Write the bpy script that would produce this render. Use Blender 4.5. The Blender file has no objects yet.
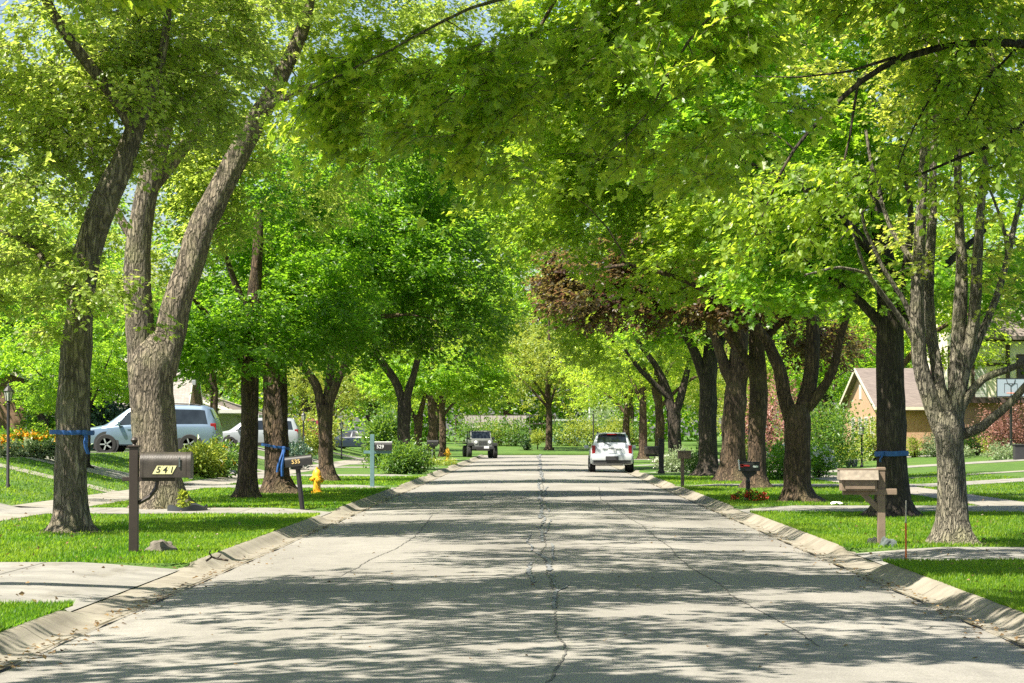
import bpy, bmesh, math, random
import numpy as np
from mathutils import Vector, Matrix, noise, Euler
R = math.radians
C = bpy.context.scene.collection
SC = bpy.context.scene
rnd = random.Random(7)

# ------------------------------------------------------------------ camera
F = 2560.0
CAM = Vector((0, 0, 1.7))
pitch = math.atan((434 - 341.5) / F); yaw = math.atan((538 - 512) / F)
cd = bpy.data.cameras.new('camera'); cam = bpy.data.objects.new('camera', cd); C.objects.link(cam)
cd.sensor_width = 36; cd.lens = F / 1024 * 36; cd.clip_start = .1; cd.clip_end = 3000
cam.location = CAM; cam.rotation_euler = Euler((R(90) + pitch, 0, yaw), 'XYZ')
SC.camera = cam
MR = cam.rotation_euler.to_matrix()
def P(px, py, Y):
    """point on the sight line of a picture point, Y metres along the street"""
    d = MR @ Vector(((px - 512) / F, (341.5 - py) / F, -1))
    return CAM + d * (Y / d.y)
def ppm(Y): return F / Y          # pixels per metre

# ------------------------------------------------------------------ materials
def mat(name, fn):
    m = bpy.data.materials.new(name); m.use_nodes = True
    nt = m.node_tree; nt.nodes.clear()
    out = nt.nodes.new('ShaderNodeOutputMaterial')
    fn(nt, out); return m
def nd(nt, t, **kw):
    n = nt.nodes.new(t)
    for k, v in kw.items():
        if k in n.inputs: n.inputs[k].default_value = v
        else: setattr(n, k, v)
    return n
def ramp(nt, src, stops):
    r = nt.nodes.new('ShaderNodeValToRGB'); e = r.color_ramp.elements
    while len(e) < len(stops): e.new(.5)
    for i, (p, c) in enumerate(stops):
        e[i].position = p; e[i].color = (*c, 1) if len(c) == 3 else c
    nt.links.new(src, r.inputs[0]); return r.outputs[0]
def noi(nt, scale, detail=4, vec=None, rough=.55, dist=0):
    n = nd(nt, 'ShaderNodeTexNoise', Scale=scale, Detail=detail, Roughness=rough, Distortion=dist)
    if vec is not None: nt.links.new(vec, n.inputs['Vector'])
    return n.outputs['Fac']
def coord(nt, kind='Object', scale=None):
    t = nt.nodes.new('ShaderNodeTexCoord').outputs[kind]
    if scale:
        m = nt.nodes.new('ShaderNodeMapping'); m.inputs['Scale'].default_value = scale
        nt.links.new(t, m.inputs['Vector']); t = m.outputs[0]
    return t
def mixc(nt, f, a, b, mode='MIX'):
    m = nt.nodes.new('ShaderNodeMix'); m.data_type = 'RGBA'; m.blend_type = mode
    for s, v in ((0, f), (6, a), (7, b)):
        if hasattr(v, 'links'): nt.links.new(v, m.inputs[s])
        else: m.inputs[s].default_value = (*v, 1) if isinstance(v, tuple) else v
    return m.outputs[2]
def bump(nt, h, strength, dist=.02):
    b = nd(nt, 'ShaderNodeBump', Strength=strength, Distance=dist); nt.links.new(h, b.inputs['Height']); return b.outputs[0]
def fin(nt, out, col, rough=.6, nrm=None, **kw):
    p = nd(nt, 'ShaderNodeBsdfPrincipled', Roughness=rough, **kw)
    if hasattr(col, 'links'): nt.links.new(col, p.inputs['Base Color'])
    else: p.inputs['Base Color'].default_value = (*col, 1)
    if nrm is not None: nt.links.new(nrm, p.inputs['Normal'])
    nt.links.new(p.outputs[0], out.inputs[0]); return p
MT = {}
def simple(name, col, rough=.6, var=.25, scale=6, bmp=0, **kw):
    def f(nt, out):
        n = noi(nt, scale, 5, coord(nt))
        c = ramp(nt, n, [(.3, tuple(x * (1 - var) for x in col)), (.7, tuple(min(1, x * (1 + var)) for x in col))])
        fin(nt, out, c, rough, bump(nt, noi(nt, scale * 8, 4, coord(nt)), bmp, .01) if bmp else None, **kw)
    MT[name] = mat(name, f); return MT[name]

def leaf_mat(name, lo, hi, tr_lo, tr_hi, fac=.45, rough=.38, spec=.5):
    def f(nt, out):
        a = nd(nt, 'ShaderNodeAttribute', attribute_name='lf').outputs['Fac']
        c = ramp(nt, a, [(0, lo), (1, hi)]); t = ramp(nt, a, [(0, tr_lo), (1, tr_hi)])
        p = nd(nt, 'ShaderNodeBsdfPrincipled', Roughness=rough); p.inputs['Specular IOR Level'].default_value = spec
        nt.links.new(c, p.inputs['Base Color'])
        tl = nt.nodes.new('ShaderNodeBsdfTranslucent'); nt.links.new(t, tl.inputs[0])
        m = nd(nt, 'ShaderNodeMixShader'); m.inputs[0].default_value = fac
        nt.links.new(p.outputs[0], m.inputs[1]); nt.links.new(tl.outputs[0], m.inputs[2])
        nt.links.new(m.outputs[0], out.inputs[0])
    MT[name] = mat(name, f); return MT[name]
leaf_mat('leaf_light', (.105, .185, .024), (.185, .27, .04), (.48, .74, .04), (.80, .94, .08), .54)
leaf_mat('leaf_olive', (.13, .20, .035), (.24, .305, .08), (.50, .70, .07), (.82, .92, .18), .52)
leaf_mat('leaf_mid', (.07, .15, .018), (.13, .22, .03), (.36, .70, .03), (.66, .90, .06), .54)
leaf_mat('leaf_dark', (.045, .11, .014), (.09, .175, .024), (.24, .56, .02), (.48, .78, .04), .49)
leaf_mat('leaf_yellow', (.15, .21, .03), (.25, .31, .06), (.62, .77, .06), (.9, .94, .15), .52)
leaf_mat('leaf_purple', (.042, .014, .022), (.085, .085, .026), (.24, .05, .07), (.44, .44, .07), .42)
leaf_mat('leaf_pink', (.20, .085, .075), (.34, .18, .15), (.5, .2, .16), (.7, .42, .34), .35)
leaf_mat('leaf_shrub', (.04, .1, .018), (.1, .19, .04), (.2, .4, .03), (.38, .56, .06), .4)
leaf_mat('leaf_lime', (.14, .22, .03), (.26, .32, .06), (.5, .6, .05), (.7, .72, .1), .4)
leaf_mat('leaf_pale', (.14, .2, .1), (.26, .32, .17), (.38, .5, .2), (.5, .6, .3), .35)
leaf_mat('needle_dark', (.02, .06, .02), (.045, .1, .035), (.06, .16, .04), (.1, .24, .06), .3)
leaf_mat('needle_blue', (.05, .1, .07), (.1, .16, .12), (.1, .2, .12), (.16, .28, .18), .3)
leaf_mat('grass_blade', (.05, .13, .01), (.17, .25, .025), (.22, .5, .015), (.52, .72, .04), .48, .5, .3)
leaf_mat('petal_gold', (.7, .3, .01), (.8, .45, .02), (.7, .35, .01), (.8, .5, .02), .3)
leaf_mat('petal_white', (.6, .62, .5), (.8, .8, .72), (.6, .62, .4), (.7, .7, .55), .3)
leaf_mat('petal_red', (.35, .01, .01), (.55, .04, .02), (.4, .02, .01), (.6, .05, .03), .3)
leaf_mat('leaf_dry', (.12, .07, .03), (.25, .17, .08), (.2, .1, .03), (.3, .2, .06), .2)

def bark(name, lo, hi, moss=None, sc=1.0):
    def f(nt, out):
        v = coord(nt, 'Object', (7 * sc, 7 * sc, 1.5 * sc))
        n = noi(nt, 1.4, 9, v, .68, .8)
        wv = nd(nt, 'ShaderNodeTexNoise', Scale=1.1, Detail=5.0); nt.links.new(v, wv.inputs['Vector'])
        dv = nd(nt, 'ShaderNodeVectorMath', operation='MULTIPLY_ADD'); nt.links.new(wv.outputs['Color'], dv.inputs[0]); dv.inputs[1].default_value = (1.5, 1.5, 1.5); nt.links.new(v, dv.inputs[2])
        v2 = nd(nt, 'ShaderNodeTexVoronoi', Scale=1.7, feature='DISTANCE_TO_EDGE')
        nt.links.new(dv.outputs[0], v2.inputs['Vector'])
        r = ramp(nt, v2.outputs[0], [(0, (.12, .12, .12)), (.22, (1, 1, 1))])
        c = ramp(nt, n, [(.3, lo), (.68, hi)])
        fr = ramp(nt, noi(nt, 5.5, 6, v, .7, .4), [(.36, (.45, .43, .4)), (.58, (1, 1, 1))])
        big = ramp(nt, noi(nt, .9, 4, coord(nt), .6), [(.35, (.25, .25, .25)), (.65, (.95, .95, .95))])
        c = mixc(nt, big, c, r, 'MULTIPLY'); c = mixc(nt, .8, c, fr, 'MULTIPLY')
        if moss:
            g = ramp(nt, noi(nt, 1.1, 4, coord(nt)), [(.5, (0, 0, 0)), (.72, (1, 1, 1))])
            c = mixc(nt, g, c, moss)
        h = nt.nodes.new('ShaderNodeMath'); h.operation = 'ADD'; nt.links.new(r, h.inputs[0]); nt.links.new(n, h.inputs[1])
        fin(nt, out, c, .92, bump(nt, h.outputs[0], 1.0, .06))
    MT[name] = mat(name, f)
bark('bark_grey', (.155, .125, .09), (.39, .33, .245), (.20, .19, .10))
bark('bark_brown', (0.075, 0.046, 0.027), (0.203, 0.135, 0.083), (0.143, 0.112, 0.053))
bark('bark_dark', (0.045, 0.034, 0.026), (0.128, 0.098, 0.071))
bark('bark_pale', (.21, .185, .135), (.42, .38, .29), (.28, .27, .15), 1.6)

# ------------------------------------------------------------------ object helpers
def link(o, parent=None):
    C.objects.link(o)
    if parent is not None: o.parent = parent
    return o
def tag(o, label=None, cat=None, group=None, kind=None):
    if label: o['label'] = label
    if cat: o['category'] = cat
    if group: o['group'] = group
    if kind: o['kind'] = kind
    return o
def thing(name, label, cat, loc=(0, 0, 0), rz=0, group=None):
    o = bpy.data.objects.new(name, None); o.empty_display_size = .3
    link(o); o.location = loc; o.rotation_euler = (0, 0, rz)
    return tag(o, label, cat, group)
def from_arrays(name, V, faces_k, Fi, m, parent=None, attr=None, smooth=False):
    """V (n,3) array, Fi (nf,k) index array, one attribute value per face"""
    me = bpy.data.meshes.new(name)
    V = np.asarray(V, np.float32); Fi = np.asarray(Fi, np.int32)
    nf, k = Fi.shape
    me.vertices.add(len(V)); me.vertices.foreach_set('co', V.ravel())
    me.loops.add(nf * k); me.loops.foreach_set('vertex_index', Fi.ravel())
    me.polygons.add(nf); me.polygons.foreach_set('loop_start', np.arange(nf, dtype=np.int32) * k)
    if smooth: me.polygons.foreach_set('use_smooth', np.ones(nf, bool))
    if attr is not None:
        a = me.attributes.new('lf', 'FLOAT', 'FACE'); a.data.foreach_set('value', np.asarray(attr, np.float32))
    me.update(calc_edges=True)
    if m is not None: me.materials.append(MT[m] if isinstance(m, str) else m)
    return link(bpy.data.objects.new(name, me), parent)

class MB:
    """collects shapes, then links them as one mesh"""
    def __init__(s): s.bm = bmesh.new()
    def box(s, c, d, rot=None, bev=0, taper=None, seg=2):
        r = bmesh.ops.create_cube(s.bm, size=1)
        vs = r['verts']
        for v in vs:
            t = 1
            if taper and v.co.z > 0: t = taper
            v.co = Vector((v.co.x * d[0] * t, v.co.y * d[1] * t, v.co.z * d[2]))
        if bev:
            es = list({e for v in vs for e in v.link_edges})
            rr = bmesh.ops.bevel(s.bm, geom=es, offset=bev, segments=seg, affect='EDGES', profile=.6)
            vs = list({v for f in rr['faces'] for v in f.verts} | {v for v in vs if v.is_valid})
        M = Matrix.Translation(c) @ (rot.to_matrix().to_4x4() if rot else Matrix())
        bmesh.ops.transform(s.bm, matrix=M, verts=vs); return s
    def tube(s, pts, rad, n=10, cap=True):
        pts = [Vector(p) for p in pts]
        if not hasattr(rad, '__len__'): rad = [rad] * len(pts)
        rings = []; up = None
        for i, p in enumerate(pts):
            t = (pts[min(i + 1, len(pts) - 1)] - pts[max(i - 1, 0)]).normalized()
            if up is None: up = Vector((1, 0, 0)) if abs(t.x) < .8 else Vector((0, 1, 0))
            a = (up - t * up.dot(t)).normalized(); up = a; b = t.cross(a)
            rings.append([s.bm.verts.new(p + (a * math.cos(6.28318 * j / n) + b * math.sin(6.28318 * j / n)) * rad[i]) for j in range(n)])
        for q in range(len(rings) - 1):
            for j in range(n):
                s.bm.faces.new((rings[q][j], rings[q][(j + 1) % n], rings[q + 1][(j + 1) % n], rings[q + 1][j]))
        if cap:
            s.bm.faces.new(list(reversed(rings[0]))); s.bm.faces.new(rings[-1])
        return s
    def lathe(s, prof, c=(0, 0, 0), n=20, axis='Z'):
        c = Vector(c)
        def put(r, z, a):
            x, y = r * math.cos(a), r * math.sin(a)
            return c + (Vector((x, y, z)) if axis == 'Z' else Vector((z, x, y)) if axis == 'X' else Vector((x, z, y)))
        rings = [[s.bm.verts.new(put(max(r, .0005), z, 6.28318 * j / n)) for j in range(n)] for r, z in prof]
        for q in range(len(rings) - 1):
            for j in range(n):
                s.bm.faces.new((rings[q][j], rings[q][(j + 1) % n], rings[q + 1][(j + 1) % n], rings[q + 1][j]))
        s.bm.faces.new(list(reversed(rings[0]))); s.bm.faces.new(rings[-1]); return s
    def prism(s, poly, a, b, axis='X'):
        """poly of (u,v) extruded from a to b along the axis"""
        def put(u, v, w): return Vector((w, u, v)) if axis == 'X' else Vector((u, w, v)) if axis == 'Y' else Vector((u, v, w))
        A = [s.bm.verts.new(put(u, v, a)) for u, v in poly]; B = [s.bm.verts.new(put(u, v, b)) for u, v in poly]
        n = len(poly)
        for i in range(n): s.bm.faces.new((A[i], A[(i + 1) % n], B[(i + 1) % n], B[i]))
        s.bm.faces.new(list(reversed(A))); s.bm.faces.new(B); return s
    def face(s, pts):
        s.bm.faces.new([s.bm.verts.new(Vector(p)) for p in pts]); return s
    def grid(s, rows, close=False):
        g = [[s.bm.verts.new(Vector(p)) for p in r] for r in rows]
        for i in range(len(g) - 1):
            m = len(g[i])
            for j in range(m if close else m - 1):
                s.bm.faces.new((g[i][j], g[i][(j + 1) % m], g[i + 1][(j + 1) % m], g[i + 1][j]))
        return s
    def build(s, name, m, parent=None, smooth=False, normals=True):
        if normals: bmesh.ops.recalc_face_normals(s.bm, faces=s.bm.faces)
        me = bpy.data.meshes.new(name); s.bm.to_mesh(me); s.bm.free()
        if smooth:
            me.polygons.foreach_set('use_smooth', np.ones(len(me.polygons), bool))
            try: me.set_sharp_from_angle(angle=R(38))
            except Exception: pass
        me.materials.append(MT[m] if isinstance(m, str) else m)
        return link(bpy.data.objects.new(name, me), parent)

def text_mesh(name, s, size, m, parent, M, depth=.004, shear=0):
    cu = bpy.data.curves.new(name, 'FONT'); cu.body = s; cu.size = size; cu.align_x = 'CENTER'; cu.align_y = 'CENTER'
    cu.extrude = depth; cu.shear = shear; cu.offset = size * .012; cu.resolution_u = 3
    tmp = bpy.data.objects.new(name, cu); C.objects.link(tmp)
    dg = bpy.context.evaluated_depsgraph_get(); dg.update()
    me = bpy.data.meshes.new_from_object(tmp.evaluated_get(dg))
    C.objects.unlink(tmp); bpy.data.objects.remove(tmp)
    me.name = name; me.transform(M); me.materials.clear(); me.materials.append(MT[m])
    return link(bpy.data.objects.new(name, me), parent)

def copy_tree(o, parent=None):
    c = o.copy(); C.objects.link(c)
    if parent is not None: c.parent = parent
    for ch in o.children: copy_tree(ch, c)
    return c

# ------------------------------------------------------------------ foliage
MAPLE = np.array([(0, 0), (.18, .1), (.12, .42), (.42, .38), (.5, .22), (.62, .52), (.7, .2), (1, 0)])   # half outline, length along x
BLADE = np.array([(0, 0), (.35, .3), (.7, .22), (1, 0)])
def leaves_mesh(name, Cn, D, N, size, m, parent, rng, shape='quad', lf=None, wid=.62, fold=.22):
    """Cn leaf bases, D directions, N normals, size lengths"""
    n = len(Cn)
    D = D / np.linalg.norm(D, axis=1, keepdims=True)
    W = np.cross(N, D); W /= np.linalg.norm(W, axis=1, keepdims=True) + 1e-9
    N = np.cross(D, W)
    size = size[:, None]
    if shape == 'quad':
        k = 4
        pts = [(0, 0, 0), (.45, .5 * wid, fold * .5), (1, 0, -.12), (.45, -.5 * wid, fold * .5)]
        V = np.stack([Cn + size * (D * a + W * b + N * c) for a, b, c in pts], 1).reshape(-1, 3)
        b = np.arange(n, dtype=np.int32)[:, None] * k
        Fi = np.stack([np.concatenate([b, b + 1, b + 2], 1), np.concatenate([b, b + 2, b + 3], 1)], 1).reshape(-1, 3)
        per = 2
    else:
        h = MAPLE if shape == 'maple' else BLADE
        q = len(h); w = 1.0 if shape == 'maple' else wid
        up = [(a, bb * w, fold * bb - .18 * a * a) for a, bb in h]; lo = [(a, -bb * w, fold * bb - .18 * a * a) for a, bb in h]
        V = np.stack([Cn + size * (D * a + W * b + N * c) for a, b, c in up + lo], 1).reshape(-1, 3)
        b = np.arange(n, dtype=np.int32)[:, None] * (2 * q)
        i1 = b + np.arange(q, dtype=np.int32)[None, ::-1]; i2 = b + q + np.arange(q, dtype=np.int32)[None, :]
        Fi = np.stack([i1, i2], 1).reshape(-1, q); per = 2
    if lf is None: lf = rng.random(n)
    return from_arrays(name, V, 0, Fi, m, parent, np.repeat(lf, per))

class Tubes:
    def __init__(s): s.V = []; s.Fq = []; s.n = 0
    def add(s, pts, rad, n=8, rough=0, flare=0, seed=0):
        pts = np.asarray(pts, float); k = len(pts)
        T = np.gradient(pts, axis=0); T /= np.linalg.norm(T, axis=1, keepdims=True) + 1e-9
        a = np.array((1., 0, 0)) if abs(T[0][0]) < .8 else np.array((0, 1., 0))
        ang = np.arange(n) * 2 * math.pi / n; rows = []
        for i in range(k):
            a = a - T[i] * a.dot(T[i]); a /= np.linalg.norm(a) + 1e-9; b = np.cross(T[i], a)
            r = np.full(n, rad[i], float)
            if rough:
                for j in range(n):
                    r[j] *= 1 + rough * noise.noise((math.cos(ang[j]) * 1.7 + seed, math.sin(ang[j]) * 1.7, i * .33)) + rough * .45 * noise.noise((math.cos(ang[j]) * 5 + seed, math.sin(ang[j]) * 5, i * .6))
                    if flare:
                        h = pts[i][2] - pts[0][2]
                        r[j] *= 1 + flare * math.exp(-max(h, 0) / .2) * (1 + 1.5 * noise.noise((math.cos(ang[j]) * 2.4 + seed * 3, math.sin(ang[j]) * 2.4, 3.3)))
            rows.append(pts[i] + r[:, None] * (np.cos(ang)[:, None] * a + np.sin(ang)[:, None] * b))
        V = np.concatenate(rows); s.V.append(V)
        i = np.arange(k - 1)[:, None] * n; j = np.arange(n)[None, :]; j2 = (j + 1) % n
        q = np.stack([i + j, i + j2, i + n + j2, i + n + j], -1).reshape(-1, 4) + s.n
        s.Fq.append(q); s.n += len(V)
    def build(s, name, m, parent):
        return from_arrays(name, np.concatenate(s.V), 0, np.concatenate(s.Fq), m, parent, smooth=True)
def resample(pts, rad, step):
    pts = np.asarray(pts, float); rad = np.asarray(rad, float)
    # Catmull-Rom
    P0 = np.vstack([2 * pts[0] - pts[1], pts, 2 * pts[-1] - pts[-2]]); out = []; ro = []
    for i in range(len(pts) - 1):
        n = max(2, int(np.linalg.norm(pts[i + 1] - pts[i]) / step))
        for t in np.arange(n) / n:
            a, b, c, d = P0[i], P0[i + 1], P0[i + 2], P0[i + 3]
            out.append(.5 * (2 * b + (c - a) * t + (2 * a - 5 * b + 4 * c - d) * t * t + (3 * b - a - 3 * c + d) * t ** 3))
            ro.append(rad[i] * (1 - t) + rad[i + 1] * t)
    out.append(pts[-1]); ro.append(rad[-1])
    return np.array(out), np.array(ro)

def make_tree(name, label, base, limbs, envs, ncl, per, lsize, leafm, barkm, seed, shape='quad', group=None, spray=.6,
              flat=.45, thr=-.12, nscale=.33, droop=.25, twig=False, flare=.75, ttint=1.0, zmin=None, wid=.62, bare=0, cat='tree', up=.25, reach=9):
    """limbs: list of (points, radii) in world space, the first is the trunk; envs: (centre, radii, weight)"""
    ncl = int(ncl * 1.35); per = int(per * .92); lsize *= .9; spray *= .9
    rng = np.random.default_rng(seed)
    base = Vector(base)
    root = thing(name, label, cat, base, 0, group)
    b0 = np.array(base); tb = Tubes(); nodes = []; nrad = []
    for li, (p, r) in enumerate(limbs):
        p, r = resample(np.asarray(p, float) - b0, r, .22 if li == 0 else .3)
        jit = np.cumsum(rng.normal(0, .012, p.shape), 0); jit -= np.linspace(0, 1, len(p))[:, None] * jit[-1]
        p = p + jit * (0 if li == 0 else 1)
        tb.add(p, r, 20 if r[0] > .2 else 12 if r[0] > .09 else 8, .2 if r[0] > .12 else .12, flare if li == 0 else 0, seed + li)
        s0 = int(len(p) * (.62 if li == 0 else .3))
        nodes += list(p[s0:]); nrad += list(r[s0:])
    nodes = [np.array(q) for q in nodes]
    w = np.array([e[2] for e in envs], float); w /= w.sum()
    cps = []; tries = 0
    while len(cps) < ncl and tries < ncl * 30:
        tries += 1
        c, rr, _ = envs[rng.choice(len(envs), p=w)]
        d = rng.normal(size=3); d /= np.linalg.norm(d)
        q = np.array(c) - b0 + d * np.array(rr) * (rng.random() ** .42)
        if zmin is not None and q[2] + b0[2] < zmin + .8 * noise.noise((q[0] * .5, q[1] * .5, seed)): continue
        if noise.noise(tuple((q + b0) * nscale + seed * 7.3)) < thr: continue
        cps.append(q)
    NA = np.array(nodes); nr = np.array(nrad)
    cps = np.array(cps)
    d0 = np.array([np.min(np.sum((NA - q) ** 2, 1)) for q in cps]); order = np.argsort(d0)
    NL = np.zeros((len(NA) + 4 * len(cps), 3)); NL[:len(NA)] = NA; RL = np.zeros(len(NL)); RL[:len(NA)] = nr; cnt = len(NA)
    LC, LD, LN, LF = [], [], [], []
    axis_xy = NA[:, :2].mean(0)
    for qi in order:
        q = cps[qi]
        dv = NL[:cnt] - q
        cost = np.sum(dv * dv, 1) + np.where(NL[:cnt, 2] > q[2] + .3, 1.5, 0)
        i = int(np.argmin(cost)); st = NL[i]; L = math.sqrt(np.sum((st - q) ** 2))
        if L > reach: continue
        r0 = min(RL[i] * .7, .010 + .011 * L)
        bow = np.array((0, 0, .16 * L)) + rng.normal(0, .06 * L + .01, 3)
        ts = np.array((0, .3, .6, .85, 1.0))
        br = st[None] * (1 - ts)[:, None] + q[None] * ts[:, None] + (4 * ts * (1 - ts))[:, None] * bow * .6
        rads = r0 * (1 - ts * .72)
        if L > .12: tb.add(br, rads, 5 if r0 > .02 else 4)
        for a in (2, 3, 4):
            NL[cnt] = br[a]; RL[cnt] = max(rads[a], .006); cnt += 1
        if bare and rng.random() < bare: continue
        out = q.copy(); out[:2] -= axis_xy; out[2] *= .0; out /= np.linalg.norm(out) + 1e-6
        n = int(per * rng.uniform(.6, 1.35))
        # leaves sit on a few drooping twigs that fan out from the end
        nt_ = max(3, n // 9); cl = rng.random()
        for _ in range(nt_):
            az = rng.normal(0, .95); ca, sa = math.cos(az), math.sin(az)
            dr = np.array((out[0] * ca - out[1] * sa, out[0] * sa + out[1] * ca, rng.normal(.05, .35)))
            ln = spray * rng.uniform(.6, 1.35)
            s = q + rng.normal(0, spray * .28, 3) * np.array((1, 1, flat))
            m = max(2, n // nt_); tt = rng.uniform(.1, 1, m)[:, None]
            pos = s + dr * ln * tt + np.array((0, 0, -droop * ln)) * tt * tt + rng.normal(0, .05 * spray + .015, (m, 3))
            side = np.where(rng.random(m) < .5, 1, -1)[:, None] * np.array((-dr[1], dr[0], 0))
            D = dr * .7 + side * rng.uniform(.2, 1.1, (m, 1)) + rng.normal(0, .25, (m, 3)); D[:, 2] -= droop * rng.uniform(.3, 2.0, m)
            Nn = rng.normal(0, .42, (m, 3)) + np.array((0, 0, 1.)) + dr * up
            LC.append(pos); LD.append(D); LN.append(Nn)
            LF.append(np.clip(cl * .55 + rng.random(m) * .45 + rng.normal(0, .05, m), 0, 1))
            if twig: tb.add([s, s + dr * ln * .5 - np.array((0, 0, droop * ln * .25)), s + dr * ln - np.array((0, 0, droop * ln))], (.006, .004, .002), 3)
    tb.build('trunk', barkm, root)
    LC = np.concatenate(LC); n = len(LC)
    leaves_mesh('crown', LC, np.concatenate(LD), np.concatenate(LN), lsize * rng.uniform(.65, 1.25, n), leafm, root, rng, shape, np.concatenate(LF), wid)
    return root

def limb(pts, Y, dY=0):
    """picture points with a width in pixels -> a tapered limb at depth Y drifting by dY"""
    n = len(pts); out = []; rr = []
    for i, (px, py, w) in enumerate(pts):
        y = Y + dY * (i / max(1, n - 1)) ** 1.3
        out.append(tuple(P(px, py, y))); rr.append(w / 2 / ppm(y))
    return out, rr
def env(px, py, rx, ry, Y, ryd, w=None, dY=0):
    y = Y + dY; c = P(px, py, y); a = rx / ppm(y); b = ry / ppm(y)
    return (tuple(c), (a, ryd, b), w if w else a * b * ryd)

def bush(name, label, loc, rx, ry, h, leafm, n, ls, seed, group=None, cat='shrub', flowers=None, stem=True, shape='quad'):
    rng = np.random.default_rng(seed)
    root = thing(name, label, cat, loc, 0, group)
    k = max(10, n // 14)
    d = rng.normal(size=(k, 3)); d /= np.linalg.norm(d, axis=1, keepdims=True)
    rr = rng.random(k) ** .3 * (1 + .22 * rng.normal(size=k)).clip(.6, 1.35)
    cc = d * rr[:, None] * np.array((rx, ry, h * .5)) + np.array((0, 0, h * .5)); cc[:, 2] = cc[:, 2].clip(.04, None)
    cid = rng.integers(0, k, n); cl = rng.random(k)
    pos = cc[cid] + rng.normal(0, .14 * min(rx, h), (n, 3)); pos[:, 2] = pos[:, 2].clip(.01, None)
    D = d[cid] + rng.normal(0, .6, (n, 3)) + np.array((0, 0, .15)); N = rng.normal(0, .5, (n, 3)) + np.array((0, 0, 1.)) + d[cid] * .5
    leaves_mesh('foliage', pos, D, N, ls * rng.uniform(.6, 1.3, n), leafm, root, rng, shape, np.clip(cl[cid] * .6 + rng.random(n) * .4, 0, 1))
    if stem:
        tb = Tubes()
        for i in range(min(k, 14)):
            tb.add([(rng.normal(0, .06), rng.normal(0, .06), 0), cc[i] * np.array((.5, .5, .55)), cc[i]], (.018, .012, .005), 5)
        tb.build('stem', 'bark_dark', root)
    if flowers:
        fm, nf, fs = flowers
        fc = d[:, :] * np.array((rx, ry, h * .5)) * 1.08 + np.array((0, 0, h * .5))
        fc = fc[(d[:, 2] > -.35)]; fc = fc[rng.integers(0, len(fc), nf)] + rng.normal(0, .03, (nf, 3))
        q = 10; pos = np.repeat(fc, q, 0) + rng.normal(0, fs * .32, (nf * q, 3)); pos[:, 2] = pos[:, 2].clip(.03, None)
        leaves_mesh('flowers', pos, rng.normal(size=(nf * q, 3)), rng.normal(size=(nf * q, 3)) + np.array((0, -.4, 1.)), np.full(nf * q, fs * .6), fm, root, rng, 'quad', None, .9)
    return root
# ------------------------------------------------------------------ setting materials
def m_grass(nt, out):
    co = coord(nt)
    big = noi(nt, .35, 5, co); mid = noi(nt, 2.2, 5, co); fine = noi(nt, 55, 4, co, .7)
    c = ramp(nt, mid, [(.3, (0.044, 0.108, 0.008)), (.52, (0.068, 0.152, 0.011)), (.72, (0.104, 0.192, 0.016))])
    c = mixc(nt, ramp(nt, big, [(.5, (0, 0, 0)), (.75, (.45, .45, .45))]), c, (.17, .22, .035))
    c = mixc(nt, .5, c, ramp(nt, fine, [(.3, (.45, .45, .4)), (.7, (1, 1, 1))]), 'MULTIPLY')
    fin(nt, out, c, .8, bump(nt, fine, .8, .04))
MT['lawn'] = mat('lawn', m_grass)
def m_road(nt, out):
    co = coord(nt)
    big = noi(nt, .5, 6, coord(nt, 'Object', (1, .3, 1)), .6, .4); mid = noi(nt, 4, 5, co); g = noi(nt, 70, 3, co, .8)
    vor = nd(nt, 'ShaderNodeTexVoronoi', Scale=85); nt.links.new(co, vor.inputs['Vector'])
    c = ramp(nt, big, [(.3, (.225, .21, .187)), (.55, (.295, .277, .248)), (.75, (.355, .336, .303))])
    c = mixc(nt, .45, c, ramp(nt, mid, [(.35, (.72, .72, .72)), (.65, (1, 1, 1))]), 'MULTIPLY')
    c = mixc(nt, .6, c, ramp(nt, g, [(.38, (.42, .42, .41)), (.6, (1.0, 1.0, 1.0))]), 'MULTIPLY')
    c = mixc(nt, .35, c, ramp(nt, vor.outputs['Color'], [(.1, (.55, .55, .55)), (.6, (1, 1, 1))]), 'MULTIPLY')
    # oil-dark wheel paths and stained patches
    sp = ramp(nt, noi(nt, 1.3, 6, coord(nt, 'Object', (1.4, .22, 1)), .7), [(.58, (1, 1, 1)), (.7, (.74, .74, .75))])
    c = mixc(nt, .8, c, sp, 'MULTIPLY')
    fin(nt, out, c, .85, bump(nt, g, .5, .01))
MT['road'] = mat('road', m_road)
def m_conc(lo, hi, jointY=0, jointX=0, sc=1.0):
    def f(nt, out):
        co = coord(nt)
        n = noi(nt, 1.6 * sc, 6, co, .65); g = noi(nt, 60, 3, co, .8)
        c = ramp(nt, n, [(.3, lo), (.7, hi)])
        c = mixc(nt, .4, c, ramp(nt, g, [(.35, (.6, .6, .58)), (.65, (1, 1, 1))]), 'MULTIPLY')
        st = ramp(nt, noi(nt, .9, 6, coord(nt, 'Object', (3, .5, 1)), .7), [(.52, (1, 1, 1)), (.68, (.62, .58, .5))])
        c = mixc(nt, .7, c, st, 'MULTIPLY')
        for ax, per in ((1, jointY), (0, jointX)):
            if per:
                s = nt.nodes.new('ShaderNodeSeparateXYZ'); nt.links.new(co, s.inputs[0])
                m = nd(nt, 'ShaderNodeMath', operation='PINGPONG'); nt.links.new(s.outputs[ax], m.inputs[0]); m.inputs[1].default_value = per / 2
                c = mixc(nt, 1, c, ramp(nt, m.outputs[0], [(.0, (.16, .15, .12)), (.026, (1, 1, 1))]), 'MULTIPLY')
        fin(nt, out, c, .85, bump(nt, g, .35, .008))
    return f
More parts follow.
